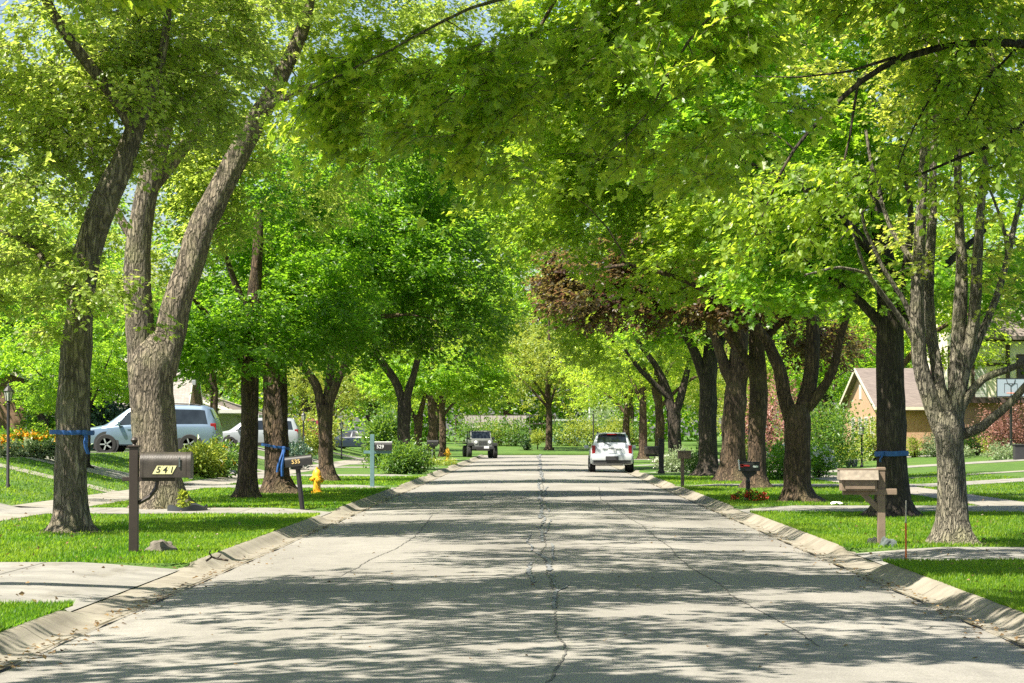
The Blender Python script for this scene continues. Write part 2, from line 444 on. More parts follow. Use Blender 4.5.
MT['kerb_concrete'] = mat('kerb_concrete', m_conc((0.173, 0.151, 0.119), (0.302, 0.274, 0.223), 3.0))
MT['walk_concrete'] = mat('walk_concrete', m_conc((0.209, 0.191, 0.162), (0.317, 0.292, 0.252), 1.5))
MT['drive_concrete'] = mat('drive_concrete', m_conc((0.176, 0.168, 0.152), (0.296, 0.280, 0.252), 0, 3.0))
simple('crack_seal', (.15, .155, .16), .8, .35, 5)
simple('crack_dark', (.10, .095, .085), .9, .3, 5)
simple('patch', (.20, .185, .165), .9, .35, 9, .4)
simple('soil', (.085, .06, .04), .95, .4, 12, .6)
simple('moss', (.07, .058, .03), .95, .4, 20, .6)
def m_brick(c1, c2, mort, sc=4.6):
    def f(nt, out):
        g = nt.nodes.new('ShaderNodeNewGeometry')
        s = nt.nodes.new('ShaderNodeSeparateXYZ'); nt.links.new(coord(nt), s.inputs[0])
        a = nd(nt, 'ShaderNodeMath', operation='ADD'); nt.links.new(s.outputs[0], a.inputs[0]); nt.links.new(s.outputs[1], a.inputs[1])
        cb = nt.nodes.new('ShaderNodeCombineXYZ'); nt.links.new(a.outputs[0], cb.inputs[0]); nt.links.new(s.outputs[2], cb.inputs[1])
        b = nd(nt, 'ShaderNodeTexBrick', Scale=sc); nt.links.new(cb.outputs[0], b.inputs['Vector'])
        b.inputs['Color1'].default_value = (*c1, 1); b.inputs['Color2'].default_value = (*c2, 1); b.inputs['Mortar'].default_value = (*mort, 1)
        c = mixc(nt, .35, b.outputs[0], ramp(nt, noi(nt, 3, 5, coord(nt)), [(.3, (.6, .6, .6)), (.7, (1, 1, 1))]), 'MULTIPLY')
        fin(nt, out, c, .9, bump(nt, b.outputs[1], -.3, .01))
    return f
MT['brick_tan'] = mat('brick_tan', m_brick((.42, .22, .12), (.50, .31, .18), (.48, .40, .32)))
MT['brick_red'] = mat('brick_red', m_brick((.33, .14, .09), (.42, .21, .14), (.42, .36, .31)))
MT['brick_brown'] = mat('brick_brown', m_brick((.20, .11, .06), (.28, .16, .09), (.26, .22, .18)))
def m_shingle(a, b):
    def f(nt, out):
        co = coord(nt)
        s = nt.nodes.new('ShaderNodeSeparateXYZ'); nt.links.new(co, s.inputs[0])
        ad = nd(nt, 'ShaderNodeMath', operation='ADD'); nt.links.new(s.outputs[0], ad.inputs[0]); nt.links.new(s.outputs[1], ad.inputs[1])
        cb = nt.nodes.new('ShaderNodeCombineXYZ'); nt.links.new(ad.outputs[0], cb.inputs[0]); nt.links.new(s.outputs[2], cb.inputs[1])
        br = nd(nt, 'ShaderNodeTexBrick', Scale=3.2); nt.links.new(cb.outputs[0], br.inputs['Vector'])
        br.inputs['Color1'].default_value = (*a, 1); br.inputs['Color2'].default_value = (*b, 1); br.inputs['Mortar'].default_value = tuple(x * .55 for x in a) + (1,)
        c = mixc(nt, .4, br.outputs[0], ramp(nt, noi(nt, 2, 6, co), [(.3, (.6, .6, .6)), (.7, (1, 1, 1))]), 'MULTIPLY')
        fin(nt, out, c, .9, bump(nt, br.outputs[1], -.4, .02))
    return f
MT['shingle_brown'] = mat('shingle_brown', m_shingle((.155, .125, .11), (.22, .18, .155)))
MT['shingle_grey'] = mat('shingle_grey', m_shingle((.26, .24, .22), (.36, .33, .30)))
simple('stucco_cream', (.78, .71, .56), .9, .06, 4, .15)
simple('timber_dark', (.07, .045, .04), .8, .25, 8, .3)
simple('siding_white', (.52, .52, .49), .7, .05, 3)
simple('siding_grey', (.38, .40, .36), .8, .08, 3)
simple('siding_pink', (.55, .33, .27), .8, .08, 3)
simple('trim_cream', (.6, .57, .46), .6, .06, 4)
simple('glass_dark', (.02, .028, .035), .06, .3, 2)
simple('door_brown', (.10, .055, .035), .5, .2, 6)
simple('fence_green', (.16, .25, .22), .7, .1, 4)
simple('panel_teal', (.16, .25, .25), .7, .08, 1)
simple('roof_tan', (.15, .135, .118), .9, .12, 1)

# ------------------------------------------------------------------ ground, road, kerbs, drives
LD = [(23.6, 31.3, -20), (50.3, 54.4, -22), (74.5, 79.0, -22), (95, 99.5, -22), (119, 123, -22), (132, 137, -22), (158, 162, -22)]
RD = [(31.9, 35.6, 24), (51.8, 56.2, 24), (76.5, 80.5, 24), (105, 109, 24), (128, 132, 21), (156, 160, 18)]
YE, YF = 196.0, 205.0            # the cross street
def indrive(x, y):
    for a, b, xe in (LD if x < 0 else RD):
        if a <= y <= b and abs(x) < abs(xe): return True
    return False
def hz(x, y):
    ax = abs(x)
    if y > YF: return .13 + min(1, (y - YF) / 25) * .6
    if y > YE - .01 or ax < 4.29: return -.04
    base = .125 + (max(0, min(ax, 15) - 11) * .22 if x < 0 else max(0, min(ax, 22) - 12) * .06)
    t = max(0, min(1, (190 - y) / 4))
    base = .125 + (base - .125) * t
    if ax < 4.35: base = .10
    if indrive(x, y):
        return .03 + (base - .03) * min(1, max(0, (ax - 4.3) / 1.2))
    return base
xs = [-900, -300, -120, -60, -40, -30, -24, -22, -20, -17, -15, -14, -12, -11, -9.6, -8, -6.5, -5.5, -4.9, -4.36, -4.3, -4.28]
xs = xs + [0] + [-v for v in reversed(xs)]
ys = {-300, -60, -10, 10, 210, 230, 260, 325, 500, 1500, YE - .02, YE, YF, YF + .02, 186, 190}
for a, b, _ in LD + RD: ys |= {a - .25, a, b, b + .25}
ys |= set(np.arange(16, 186, 6.0)); ys = sorted(ys)
rows = [[(x, y, hz(x, y)) for x in xs] for y in ys]
tag(MB().grid(rows).build('ground', 'lawn', normals=False), kind='structure')

rw = 3.84
ysr = [-60, -10] + list(np.arange(8, YE, 4.0)) + [YE + .01]
crown = lambda x: .012 + .05 * (1 - (x / rw) ** 2)
road = MB()
road.grid([[(x, y, crown(x)) for x in np.linspace(-rw, rw, 9)] for y in ysr])
road = tag(road.build('road', 'road', normals=False), kind='structure')
tag(MB().grid([[(x, y, .008) for x in (-300, -60, -4, 4, 60, 300)] for y in (YE + .015, YF - .05)]).build('cross_street', 'road', normals=False), kind='structure')

def crack(path, w, m, name, z=.006, seed=1, seg=.12):
    """a ragged sealed crack lying on the road"""
    rng = np.random.default_rng(seed); p, ww = resample([(x, y, 0) for x, y in path], [w] * len(path), seg)
    wob = np.cumsum(rng.normal(0, .007, len(p))); wob -= np.linspace(0, 1, len(p)) * wob[-1]
    rows = []
    for i, q in enumerate(p):
        h = max(.006, ww[i] * rng.uniform(.35, 1.25)); x = q[0] + wob[i] * 1.0
        rows.append([(x - h, q[1], crown(x) + z), (x + h, q[1], crown(x) + z)])
    return MB().grid(rows).build(name, m, road, normals=False)
def GP(px, py, z=.04):
    d = MR @ Vector(((px - 512) / F, (341.5 - py) / F, -1)); q = CAM + d * ((z - CAM.z) / d.z); return (q.x, q.y)
crack([(.02, 16), (.20, 19), (.16, 22), (.24, 26), (.10, 34), (.08, 48), (.05, 70), (-.02, 110), (.06, 150), (.03, 194)], .010, 'crack_dark', 'centre_crack', .006, 3)
rr_ = np.random.default_rng(77)
for k in range(26):          # short overlapping runs of old sealant, strung along the middle joint
    y0 = 24 * (180 / 24) ** (k / 25); L_ = y0 * .16; x0 = .12 + rr_.normal(0, .10)
    crack([(x0, y0), (x0 + rr_.normal(0, .05), y0 + L_ * .5), (x0 + rr_.normal(0, .07) - .02, y0 + L_)], float(rr_.uniform(.012, .034)) * (1 + y0 / 160), 'crack_seal', 'crack_seal', .008 + .0007 * k, 100 + k)
crack([(2.2, 20), (2.05, 30), (2.0, 42), (1.75, 60), (1.9, 80)], .008, 'crack_dark', 'lane_crack', .006, 5)
crack([(-2.3, 30), (-2.0, 39), (-2.15, 52)], .006, 'crack_dark', 'lane_crack', .006, 7)
def cross_crack(y, x0, x1, seed):
    rng = np.random.default_rng(seed); n = 40; rows = []
    yy = y + np.cumsum(rng.normal(0, .02, n))
    for i, x in enumerate(np.linspace(x0, x1, n)):
        h = rng.uniform(.006, .02); rows.append([(x, yy[i] - h, crown(x) + .0075), (x, yy[i] + h, crown(x) + .0075)])
    MB().grid(rows).build('cross_crack', 'crack_dark', road, normals=False)
cross_crack(38.5, .3, 3.7, 1); cross_crack(61, -3.7, .1, 2); cross_crack(27, -3.7, -.9, 3); cross_crack(88, .1, 3.7, 4)

# rolled kerbs; they dip where a drive comes in
for s in (-1, 1):
    rows = []; rng = np.random.default_rng(5 + s)
    prof = [(3.80, .004), (3.86, .024), (3.98, .012), (4.06, .022), (4.14, .07), (4.20, .112), (4.25, .130), (4.32, .132), (4.40, .122), (4.41, .05)]
    dr = LD if s < 0 else RD
    for y in np.arange(6, YE - 1, .35):
        k = 1.0
        for a, b, _ in dr:
            t = min(y - (a - .7), (b + .7) - y)
            if t > 0: k = min(k, 1 - min(1, t / .9) * .72)
        j = .012 * noise.noise((s * 9, y * .8, 0)); jz = .006 * noise.noise((s * 5, y * 1.7, 4))
        rows.append([(s * (x + j), y, (z * k if z > .03 else z) + jz) for x, z in prof])
    tag(MB().grid(rows).build('kerb', 'kerb_concrete', smooth=True), kind='structure')
    # grass and silt in the joint between gutter and road
    rows = []
    for y in np.arange(8, 150, .16):
        h = max(.002, .013 * (.6 + 2.6 * noise.noise((y * .9, s * 3, 1)))); x = s * (3.825 + .015 * noise.noise((y * .6, s, 8)))
        rows.append([(x - h, y, .034), (x + h, y, .034)])
    MB().grid(rows).build('joint_growth', 'moss', road, normals=False)

def hsheet(name, poly_rows, dz, m):
    return tag(MB().grid([[(x, y, hz(x, y) + dz) for x, y in r] for r in poly_rows]).build(name, m, normals=False), kind='structure')
for s, dr in ((-1, LD), (1, RD)):
    for a, b, xe in dr:
        xr = [4.36, 4.8, 5.2, 5.6, 6.5, 8, 9.6, 11, 12, 14, 15, 17, 20, 22, abs(xe)]
        xr = sorted(set(v for v in xr if v <= abs(xe)))
        rows = []
        for x in xr:
            fl = max(0, 1 - (x - 4.3) / 1.4) * .0
            rows.append([(s * x, a + .02 - fl), (s * x, (a + b) / 2), (s * x, b - .02 + fl)])
        tag(MB().grid([[(x, y, hz(x, (a + b) / 2) + .012) for x, y in r] for r in rows]).build('driveway', 'drive_concrete', normals=False), kind='structure')
    # pavement between the drives, parallel with the street
    cuts = sorted(dr); y0 = 12
    for a, b, _ in cuts + [(190, 191, 0)]:
        if a - y0 > 1:
            yy = np.linspace(y0, a, max(2, int((a - y0) / 3)))
            hsheet('pavement', [[(s * 9.7, y), (s * 10.4, y), (s * 11.2, y)] for y in yy], .010, 'walk_concrete')
        y0 = b
# front walks
hsheet('front_walk', [[(-11.2, y), (-12, y + .3), (-14, y + .8), (-15, y + 1), (-17, y + 1), (-20, y + 1)] for y in (66.6, 68.2)], .012, 'walk_concrete')
hsheet('front_walk', [[(11.2, y), (12, y), (14, y), (17, y), (20, y), (22, y)] for y in (88, 89.6)], .012, 'walk_concrete')
hsheet('front_walk', [[(-11.2, y), (-12, y), (-14, y), (-15, y), (-17, y), (-20, y)] for y in (104, 105.6)], .012, 'walk_concrete')

# ------------------------------------------------------------------ lawn blades (near lawns only)
TRUNKS = [((px - 538) / F * Y, Y) for px, Y in ((70, 41.3), (160, 54), (248, 63), (277, 68), (327, 86), (953, 37), (893, 49), (797, 60), (757, 75), (733, 86), (708, 97))]
for k, (tx_, ty_) in enumerate(TRUNKS):
    s_ = MB(); pts = [(tx_ + (.62 + .2 * noise.noise((math.cos(q) * 1.5, math.sin(q) * 1.5, k * 3.1))) * math.cos(q), ty_ + (.75 + .3 * noise.noise((math.cos(q) * 1.5, math.sin(q) * 1.5, k * 5.7))) * math.sin(q)) for q in np.linspace(0, 6.2832, 25)[:-1]]
    s_.face([(x, y, .131) for x, y in pts])
    tag(s_.build('bare_soil', 'soil', normals=False), kind='structure')
def lawn_blades():
    rng = np.random.default_rng(3); n = 700000
    s = np.where(rng.random(n) < .5, -1, 1)
    u = rng.random(n); y = 1 / (1 / 18 + u * (1 / 95 - 1 / 18)); x = s * (4.27 + (rng.random(n) ** 1.4) * 11)
    ok = np.abs(x + 0.0) < (545 / F) * y + .3
    for a, b, xe in LD: ok &= ~((x < 0) & (y > a - .06) & (y < b + .06))
    for a, b, xe in RD: ok &= ~((x > 0) & (y > a - .06) & (y < b + .06))
    for tx_, ty_ in TRUNKS: ok &= (np.hypot(x - tx_, y - ty_) > .35 + .45 * rng.random(n) ** 2)
    ok &= ~((np.abs(x) > 9.66) & (np.abs(x) < 11.24))
    thin = np.array([noise.noise((p * .9, q * .45, 9)) for p, q in zip(x[ok], y[ok])]); x, y = x[ok], y[ok]
    kp = rng.random(len(x)) < np.clip(1.0 - 1.6 * np.clip(thin - .18, 0, 1), .25, 1); x, y = x[kp], y[kp]; n = len(x)
    z = np.array([hz(a, b) for a, b in zip(x, y)]); z = np.where(np.abs(x) < 4.36, .128, z)
    ln = rng.uniform(.028, .066, n) * (1 + .35 * np.array([noise.noise((a * 1.3, b * 1.3, 2)) for a, b in zip(x, y)]))
    wd = .0045 + .00022 * y
    az = rng.random(n) * 6.28318; lean = np.abs(rng.normal(.2, .35, n))
    D = np.stack([np.cos(az) * lean, np.sin(az) * lean, np.ones(n)], 1)
    B = np.stack([x, y, z - .004], 1); W = np.stack([-np.sin(az), np.cos(az), np.zeros(n)], 1)
    tipd = B + ln[:, None] * D + np.stack([np.cos(az), np.sin(az), -.2 * np.ones(n)], 1) * (ln * lean * .5)[:, None]
    V = np.stack([B - W * wd[:, None], B + W * wd[:, None], tipd], 1).reshape(-1, 3)
    lf = np.clip(.45 + .75 * np.array([noise.noise((a * .8, b * .3, 5)) for a, b in zip(x, y)]) + rng.normal(0, .24, n), 0, 1)
    o = from_arrays('grass', V, 0, np.arange(n * 3).reshape(-1, 3), 'grass_blade', None, lf)
    tag(o, 'short mown green grass of the front lawns', 'grass', None, 'stuff')
lawn_blades()

# ------------------------------------------------------------------ houses
def gable_house(root, x0, x1, y0, y1, z0, eave, ridge, axis, wall, roof, trim='trim_cream', over=.45, gname=None):
    """a box with a pitched roof, ridge along X or Y; wall, roof, fascia as parts"""
    w = MB()
    if axis == 'X':
        ym = (y0 + y1) / 2
        w.prism([(y0, z0), (y1, z0), (y1, eave), (ym, ridge - .06), (y0, eave)], x0, x1, 'X')
    else:
        xm = (x0 + x1) / 2
        w.prism([(x0, z0), (x1, z0), (x1, eave), (xm, ridge - .06), (x0, eave)], y0, y1, 'Y')
    w.build('wall', wall, root)
    lo, hi = (y0, y1) if axis == 'X' else (x0, x1); m = (lo + hi) / 2; sl = (ridge - eave) / (m - lo)
    e0 = eave - over * sl
    poly = [(lo - over, e0), (m, ridge), (hi + over, e0), (hi + over, e0 + .16), (m, ridge + .18), (lo - over, e0 + .16)]
    a, b = (x0 - .35, x1 + .35) if axis == 'X' else (y0 - .35, y1 + .35)
    r = MB().prism(poly, a, b, axis).build('roof', roof, root)
    f = MB(); bl = .03
    for (u0, v0, u1, v1) in ((lo - over, e0, m, ridge), (m, ridge, hi + over, e0)):
        for q in (a - bl, b):
            f.prism([(u0, v0 - .04), (u1, v1 - .04), (u1, v1 + .19), (u0, v0 + .19)], q, q + bl, axis)
    for u in (lo - over - .03, hi + over):
        f.prism([(u, e0 - .03), (u + .03, e0 - .03), (u + .03, e0 + .15), (u, e0 + .15)], a, b, axis)
    f.build('fascia', trim, root); return r
def window(root, c, w, h, face, mull=2, shutters=None, frame='siding_white'):
    """face: '-Y' or '-X' or '+X'"""
    f = MB(); g = MB()
    def put(M, du, dv, sz, su, dep=.06, off=0):
        u = c[0] if face == '-Y' else c[1]
        if face == '-Y': M.box((c[0] + du, c[1] - off, c[2] + dv), (su, dep, sz))
        else:
            k = -1 if face == '-X' else 1
            M.box((c[0] + k * off, c[1] + du, c[2] + dv), (dep, su, sz))
    t = .08
    put(f, 0, h / 2, t, w + t); put(f, 0, -h / 2, t * 1.3, w + t * 2)
    put(f, -w / 2, 0, h - t, t); put(f, w / 2, 0, h - t, t)
    for i in range(1, mull): put(f, -w / 2 + i * w / mull, 0, h - t, .05, .05)
    put(f, 0, 0, .05, w - t, .045)
    fo = f.build('window', frame, root); put(g, 0, 0, h - .04, w - .04, .02, -.012); g.build('pane', 'glass_dark', fo)
    if shutters:
        for sg in (-1, 1):
            s = MB(); put(s, sg * (w / 2 + .3), 0, h, .38, .05, .02); s.build('shutter', shutters, root)

# right: tan brick house, gable end to the street
zr = .42
h = thing('brick_house', 'low tan brick house, gable to the street, behind the trunk with the flat blue band', 'house', (24, 158, zr))
h.location = (0, 0, 0)
gable_house(h, 20, 34, 150, 168, .1, 3.25, 5.6, 'X', 'brick_tan', 'shingle_brown')
for y in (153.2, 156, 159, 162.5): window(h, (19.97, y, 1.75), 1.3, 1.9, '-X', 2)
MB().box((20.0, 159, 4.3), (.06, 1.0, .9)).build('gable_vent', 'siding_white', h)
window(h, (25.6, 149.97, 1.9), 1.4, 1.3, '-Y', 2)
MB().tube([(23.2, 149.9, .2), (23.2, 149.9, 3.0)], .07, 8).build('downpipe', 'trim_cream', h)
MB().tube([(20.15, 149.9, .2), (20.15, 149.9, 3.0)], .07, 8).build('downpipe', 'trim_cream', h)
ch = MB().box((28, 158, 6.0), (1.0, .8, 2.0)).build('chimney', 'brick_tan', h)

# right: half-timbered house
t = thing('timbered_house', 'two-storey house with red brick below and cream half-timbered upper floor, behind the basketball hoop', 'house', (0, 0, 0))
X0, Y0 = 22.9, 137.0
MB().box((X0 + 7.2, Y0 + 6, 1.75), (14, 12, 3.3)).build('ground_floor_wall', 'brick_red', t)
MB().box((X0 + 7.0, Y0 + 5.8, 5.1), (14.6, 12.7, 3.4)).build('upper_wall', 'stucco_cream', t)
tm = MB(); yf = Y0 - .60; x_l, x_r = X0 - .3, X0 + 14.3
tm.box(((x_l + x_r) / 2, yf, 3.50), (x_r - x_l + .1, .12, .3)); tm.box(((x_l + x_r) / 2, yf, 6.75), (x_r - x_l + .1, .12, .24))
for x in (x_l + .1, x_l + .55, X0 + 2.1, X0 + 4.3, X0 + 6.5, X0 + 8.8): tm.box((x, yf + .003, 5.12), (.2, .1, 2.95))
tm.box((X0 + 1.0, yf + .006, 5.4), (2.0, .09, .16))
for y in np.arange(Y0 - .4, Y0 + 12, 2.1): tm.box((x_l - .02, y, 5.1), (.12, .2, 2.9))
tm.box((x_l - .02, Y0 + 5.8, 3.5), (.12, 12.4, .28))
tm.build('timbering', 'timber_dark', t)
MB().prism([(Y0 - 1.2, 6.7), (Y0 + 5.8, 10.6), (Y0 + 12.9, 6.7), (Y0 + 12.9, 6.9), (Y0 + 5.8, 10.85), (Y0 - 1.2, 6.9)], x_l - .5, x_r + .5, 'X').build('roof', 'shingle_brown', t)
MB().prism([(Y0 - .5, 6.8), (Y0 + 12.1, 6.8), (Y0 + 5.8, 10.5)], x_l, x_r, 'X').build('gable_wall', 'stucco_cream', t)
window(t, (X0 + 1.55, Y0 - .03, 1.85), .9, 1.9, '-Y', 2, None, 'timber_dark')
window(t, (X0 + 5.2, Y0 - .03, 1.85), 1.6, 1.6, '-Y', 3)
window(t, (X0 + 3.2, yf + .02, 5.2), 1.2, 1.4, '-Y', 2, None, 'timber_dark')
sd = MB()
for k in range(9): sd.box((X0 + .62, yf - .03 - .004 * (k % 2), 3.75 + k * .19), (.62, .03, .175))
sd.build('louvre', 'siding_white', t)
dq = MB().box((X0 + 2.75, Y0 - .02, 1.35), (1.0, .08, 2.3), bev=.01).build('door', 'door_brown', t)
MB().box((X0 + 3.1, Y0 - .09, 1.3), (.06, .07, .16)).build('handle', 'trim_cream', dq)

# left houses
a = thing('brick_house', 'brown brick house with pale roof and small pink gable, behind the silver car', 'house', (0, 0, 0))
gable_house(a, -36, -20.5, 124, 140, .1, 3.0, 5.5, 'Y', 'brick_brown', 'shingle_grey')
gable_house(a, -21.5, -17.6, 126.5, 131.5, .1, 3.1, 5.5, 'X', 'siding_pink', 'shingle_grey')
window(a, (-19.5, 126.47, 1.9), 1.1, 1.3, '-Y', 2); window(a, (-17.57, 129, 1.9), 1.5, 1.4, '+X', 2); window(a, (-24, 123.97, 1.9), 1.6, 1.3, '-Y', 3)
window(a, (-30, 123.97, 1.9), 1.6, 1.3, '-Y', 3)
b = thing('porch_house', 'grey-green house with white porch posts beyond the pale silver car', 'house', (0, 0, 0))
gable_house(b, -34, -19.5, 166, 182, .1, 3.0, 5.4, 'Y', 'siding_grey', 'shingle_brown')
for k in range(5): MB().box((-19.0 + 0 * k, 166.5 + k * 3.4, 1.75), (.2, .2, 2.6)).build('porch_post', 'siding_white', b)
for x in (-21.5, -24, -27): MB().box((x, 164.3, 1.75), (.2, .2, 2.6)).build('porch_post', 'siding_white', b)
MB().box((-25, 165.2, 3.15), (12.5, 2.0, .22)).build('porch_roof', 'siding_white', b)
window(b, (-22.6, 165.97, 1.9), 1.6, 1.5, '-Y', 2); window(b, (-26.5, 165.97, 1.9), 1.6, 1.5, '-Y', 2); window(b, (-19.47, 172, 1.9), 1.8, 1.5, '+X', 3)
c = thing('dark_house', 'shaded brick house with white window frames behind the lamp post and the golden flowers', 'house', (0, 0, 0))
gable_house(c, -42, -24.5, 128, 142, .1, 3.2, 6.0, 'X', 'brick_brown', 'shingle_brown')
for x in (-25.8, -29): window(c, (x, 127.97, 1.9), 1.2, 1.5, '-Y', 2)

# far buildings past the end of the street
fb = thing('long_building', 'long low building with a tan roof beyond the hedge left of the lone tree', 'building', (0, 0, 0))
gable_house(fb, -8.4, -1.8, 296, 312, .1, 2.5, 3.7, 'X', 'siding_grey', 'roof_tan', over=.6)
for x in np.arange(-7.4, -3, 2.2): window(fb, (x, 295.97, 1.7), 1.0, 1.0, '-Y', 2)
fc = thing('teal_building', 'low teal building with a pale flat roof beyond the hedge right of the lone tree', 'building', (0, 0, 0))
MB().box((6.4, 300, 1.6), (9.4, 10, 3.2)).build('wall', 'panel_teal', fc)
MB().box((6.4, 300, 3.3), (9.9, 10.6, .22)).build('roof', 'siding_grey', fc)
sm = MB()
for x in np.arange(2, 10.9, 1.3): sm.box((x, 294.97, 1.6), (.09, .06, 3.1))
sm.build('wall_batten', 'fence_green', fc)
fe = thing('mesh_fence', 'tall thin-railed dark fence in front of the long tan-roofed building', 'fence', (0, 280, .5))
for x in np.arange(-9, 1.9, 2.7): MB().tube([(x, 0, .1), (x, 0, 3.3)], .05, 6).build('post', 'timber_dark', fe)
fm = MB()
for z in (.3, 1.3, 2.3, 3.25): fm.tube([(-9, 0, z), (1.8, 0, z)], .03, 5)
for x in np.arange(-9, 1.8, .45): fm.tube([(x, .03, .2), (x, .03, 3.25)], .014, 4, False)
fm.build('railing', 'timber_dark', fe)
# ------------------------------------------------------------------ street trees, left row
K = 1.0       # leaf count factor
def T(name, label, Y, trunk, limbs, envs, ncl, per, ls, lm, bk, seed, zg=.12, **kw):
    bx, by, _ = trunk[0]
    g = P(bx, by, Y); base = (g.x, g.y, zg)
    L = []
    for i, l in enumerate([trunk] + limbs):
        dY = 0
        if not isinstance(l[0], tuple): dY, l = l[0], l[1:]
        p, r = limb(l, Y, dY)
        if i == 0: p = [(p[0][0], p[0][1], zg - .12)] + [(p[0][0], p[0][1], zg + .05)] + p[1:]; r = [r[0], r[0]] + r[1:]
        L.append((p, r))
    return make_tree(name, label, base, L, [env(*e[:4], Y, *e[4:]) if isinstance(e[0], (int, float)) else e for e in envs], int(ncl * K), per, ls, lm, bk, seed, **kw)
G1 = 'street trees along the left kerb'; G2 = 'street trees along the right kerb'

T('street_tree', 'leaning grey-brown tree with a blue ribbon and short tail, nearest trunk left of the road', 41.3,
  [(70, 530, 37), (70, 515, 34), (71, 470, 33), (73, 400, 32), (78, 330, 30), (88, 250, 28), (105, 200, 26), (122, 165, 23), (136, 128, 19), (152, 90, 11), (165, 40, 8), (172, -40, 5)],
  [[-2.4, (136, 132, 17), (112, 92, 13), (78, 52, 12), (50, 8, 10), (25, -60, 8), (0, -130, 6)],
   [2.0, (80, 300, 10), (55, 270, 8), (20, 240, 6), (-20, 225, 5)]],
  [(20, 110, 130, 190, 2.8, None, 1.2), (130, 60, 130, 120, 2.2, 26, 1.6), (0, 240, 95, 130, 2.4, None, -1.0), (45, 320, 110, 65, 1.6, 4, -1.0), (70, 60, 90, 90, 1.6, 8, -1.2), (150, -40, 170, 100, 3.0, None, 1.5), (30, -120, 180, 100, 3.0, 10), ((-5, 38.5, 11.2), (4.2, 4.5, 1.5), 20)], 960, 74, .105, 'leaf_olive', 'bark_grey', 11,
  shape='blade', group=G1, spray=.46, thr=-.12, nscale=.6, twig=True, zmin=3.6, wid=1.35)

T('street_tree', 'massive forked tree with one straight stem and one leaning right, behind the 541 mailbox', 54,
  [(160, 507, 54), (158, 490, 50), (155, 450, 46), (152, 400, 45), (152, 360, 45), (153, 345, 36), (153, 325, 2)],
  [[-.3, (141, 372, 27), (140, 330, 28), (139, 270, 26), (143, 215, 24), (156, 150, 22), (178, 70, 18), (198, -10, 14), (210, -110, 9)],
   [.5, (161, 375, 31), (170, 325, 31), (186, 270, 28), (205, 222, 26), (234, 162, 23), (262, 108, 21), (280, 76, 17), (305, 20, 12), (318, -60, 8)],
   [1.5, (146, 195, 15), (170, 165, 14), (198, 128, 13), (211, 95, 12), (216, 40, 9), (222, -60, 6)],
   [-2, (262, 110, 10), (300, 90, 7), (345, 85, 5), (380, 100, 4)], [1, (140, 250, 10), (110, 200, 8), (85, 140, 7), (60, 60, 5)],
    [-1, (280, 76, 9), (250, 30, 7), (240, -20, 5)]],
  [(210, 20, 190, 170, 3.2, None, 3.4), (310, 140, 90, 110, 2.8, None, 3), (110, 180, 110, 130, 2.6, None, 3.5), (215, 190, 60, 70, 1.6, 16, 3), (235, 60, 60, 60, 1.4, 5, -1.4), (390, -10, 140, 120, 3.6), (250, -150, 220, 110, 4.0, 26), (60, 290, 120, 80, 3.0, 40, 4), ((-5.5, 49, 13.2), (4.5, 5, 1.6), 34)], 1180, 72, .115, 'leaf_olive', 'bark_grey', 12,
  group=G1, spray=.52, thr=-.12, nscale=.55, zmin=5.0, wid=.7)

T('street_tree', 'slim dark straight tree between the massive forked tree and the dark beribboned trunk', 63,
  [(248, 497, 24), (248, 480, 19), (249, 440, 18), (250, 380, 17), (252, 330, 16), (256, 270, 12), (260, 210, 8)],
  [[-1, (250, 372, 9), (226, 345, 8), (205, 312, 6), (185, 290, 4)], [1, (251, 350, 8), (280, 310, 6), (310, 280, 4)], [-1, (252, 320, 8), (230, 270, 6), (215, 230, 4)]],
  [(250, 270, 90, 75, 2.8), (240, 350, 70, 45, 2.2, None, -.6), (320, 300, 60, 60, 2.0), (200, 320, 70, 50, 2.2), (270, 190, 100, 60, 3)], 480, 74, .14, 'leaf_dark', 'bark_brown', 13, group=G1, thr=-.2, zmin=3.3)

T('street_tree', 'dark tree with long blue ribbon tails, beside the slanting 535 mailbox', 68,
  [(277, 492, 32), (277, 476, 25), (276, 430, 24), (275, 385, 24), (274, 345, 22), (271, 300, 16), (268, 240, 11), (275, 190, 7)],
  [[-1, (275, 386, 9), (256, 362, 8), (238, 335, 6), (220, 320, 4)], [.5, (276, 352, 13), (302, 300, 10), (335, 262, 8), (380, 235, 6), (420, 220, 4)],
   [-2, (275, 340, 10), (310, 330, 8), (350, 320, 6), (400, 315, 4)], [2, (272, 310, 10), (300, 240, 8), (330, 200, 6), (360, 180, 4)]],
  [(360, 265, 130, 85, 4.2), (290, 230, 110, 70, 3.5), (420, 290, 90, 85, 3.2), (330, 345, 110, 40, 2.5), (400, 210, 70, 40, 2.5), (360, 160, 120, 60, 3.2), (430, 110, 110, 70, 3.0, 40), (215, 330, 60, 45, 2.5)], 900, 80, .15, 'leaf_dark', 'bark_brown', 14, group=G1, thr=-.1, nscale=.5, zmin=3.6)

T('street_tree', 'tan-brown trunk forking into a wide vase of stems, behind the yellow hydrant', 86,
  [(327, 480, 20), (326, 465, 15), (325, 435, 14), (325, 405, 15)],
  [[0, (323, 415, 10), (316, 385, 9), (302, 366, 8), (288, 342, 6), (275, 315, 4)], [1, (326, 410, 10), (330, 375, 9), (333, 335, 7), (335, 280, 5)], [-1, (327, 412, 9), (338, 382, 8), (352, 350, 7), (368, 312, 5), (385, 280, 3)]],
  [(325, 300, 80, 55, 3.2), (370, 270, 70, 60, 2.8), (280, 320, 45, 40, 2), (350, 190, 100, 80, 3.5), (430, 180, 110, 90, 3.6), (480, 120, 80, 60, 3)], 620, 72, .17, 'leaf_mid', 'bark_brown', 15, group=G1, zmin=5)

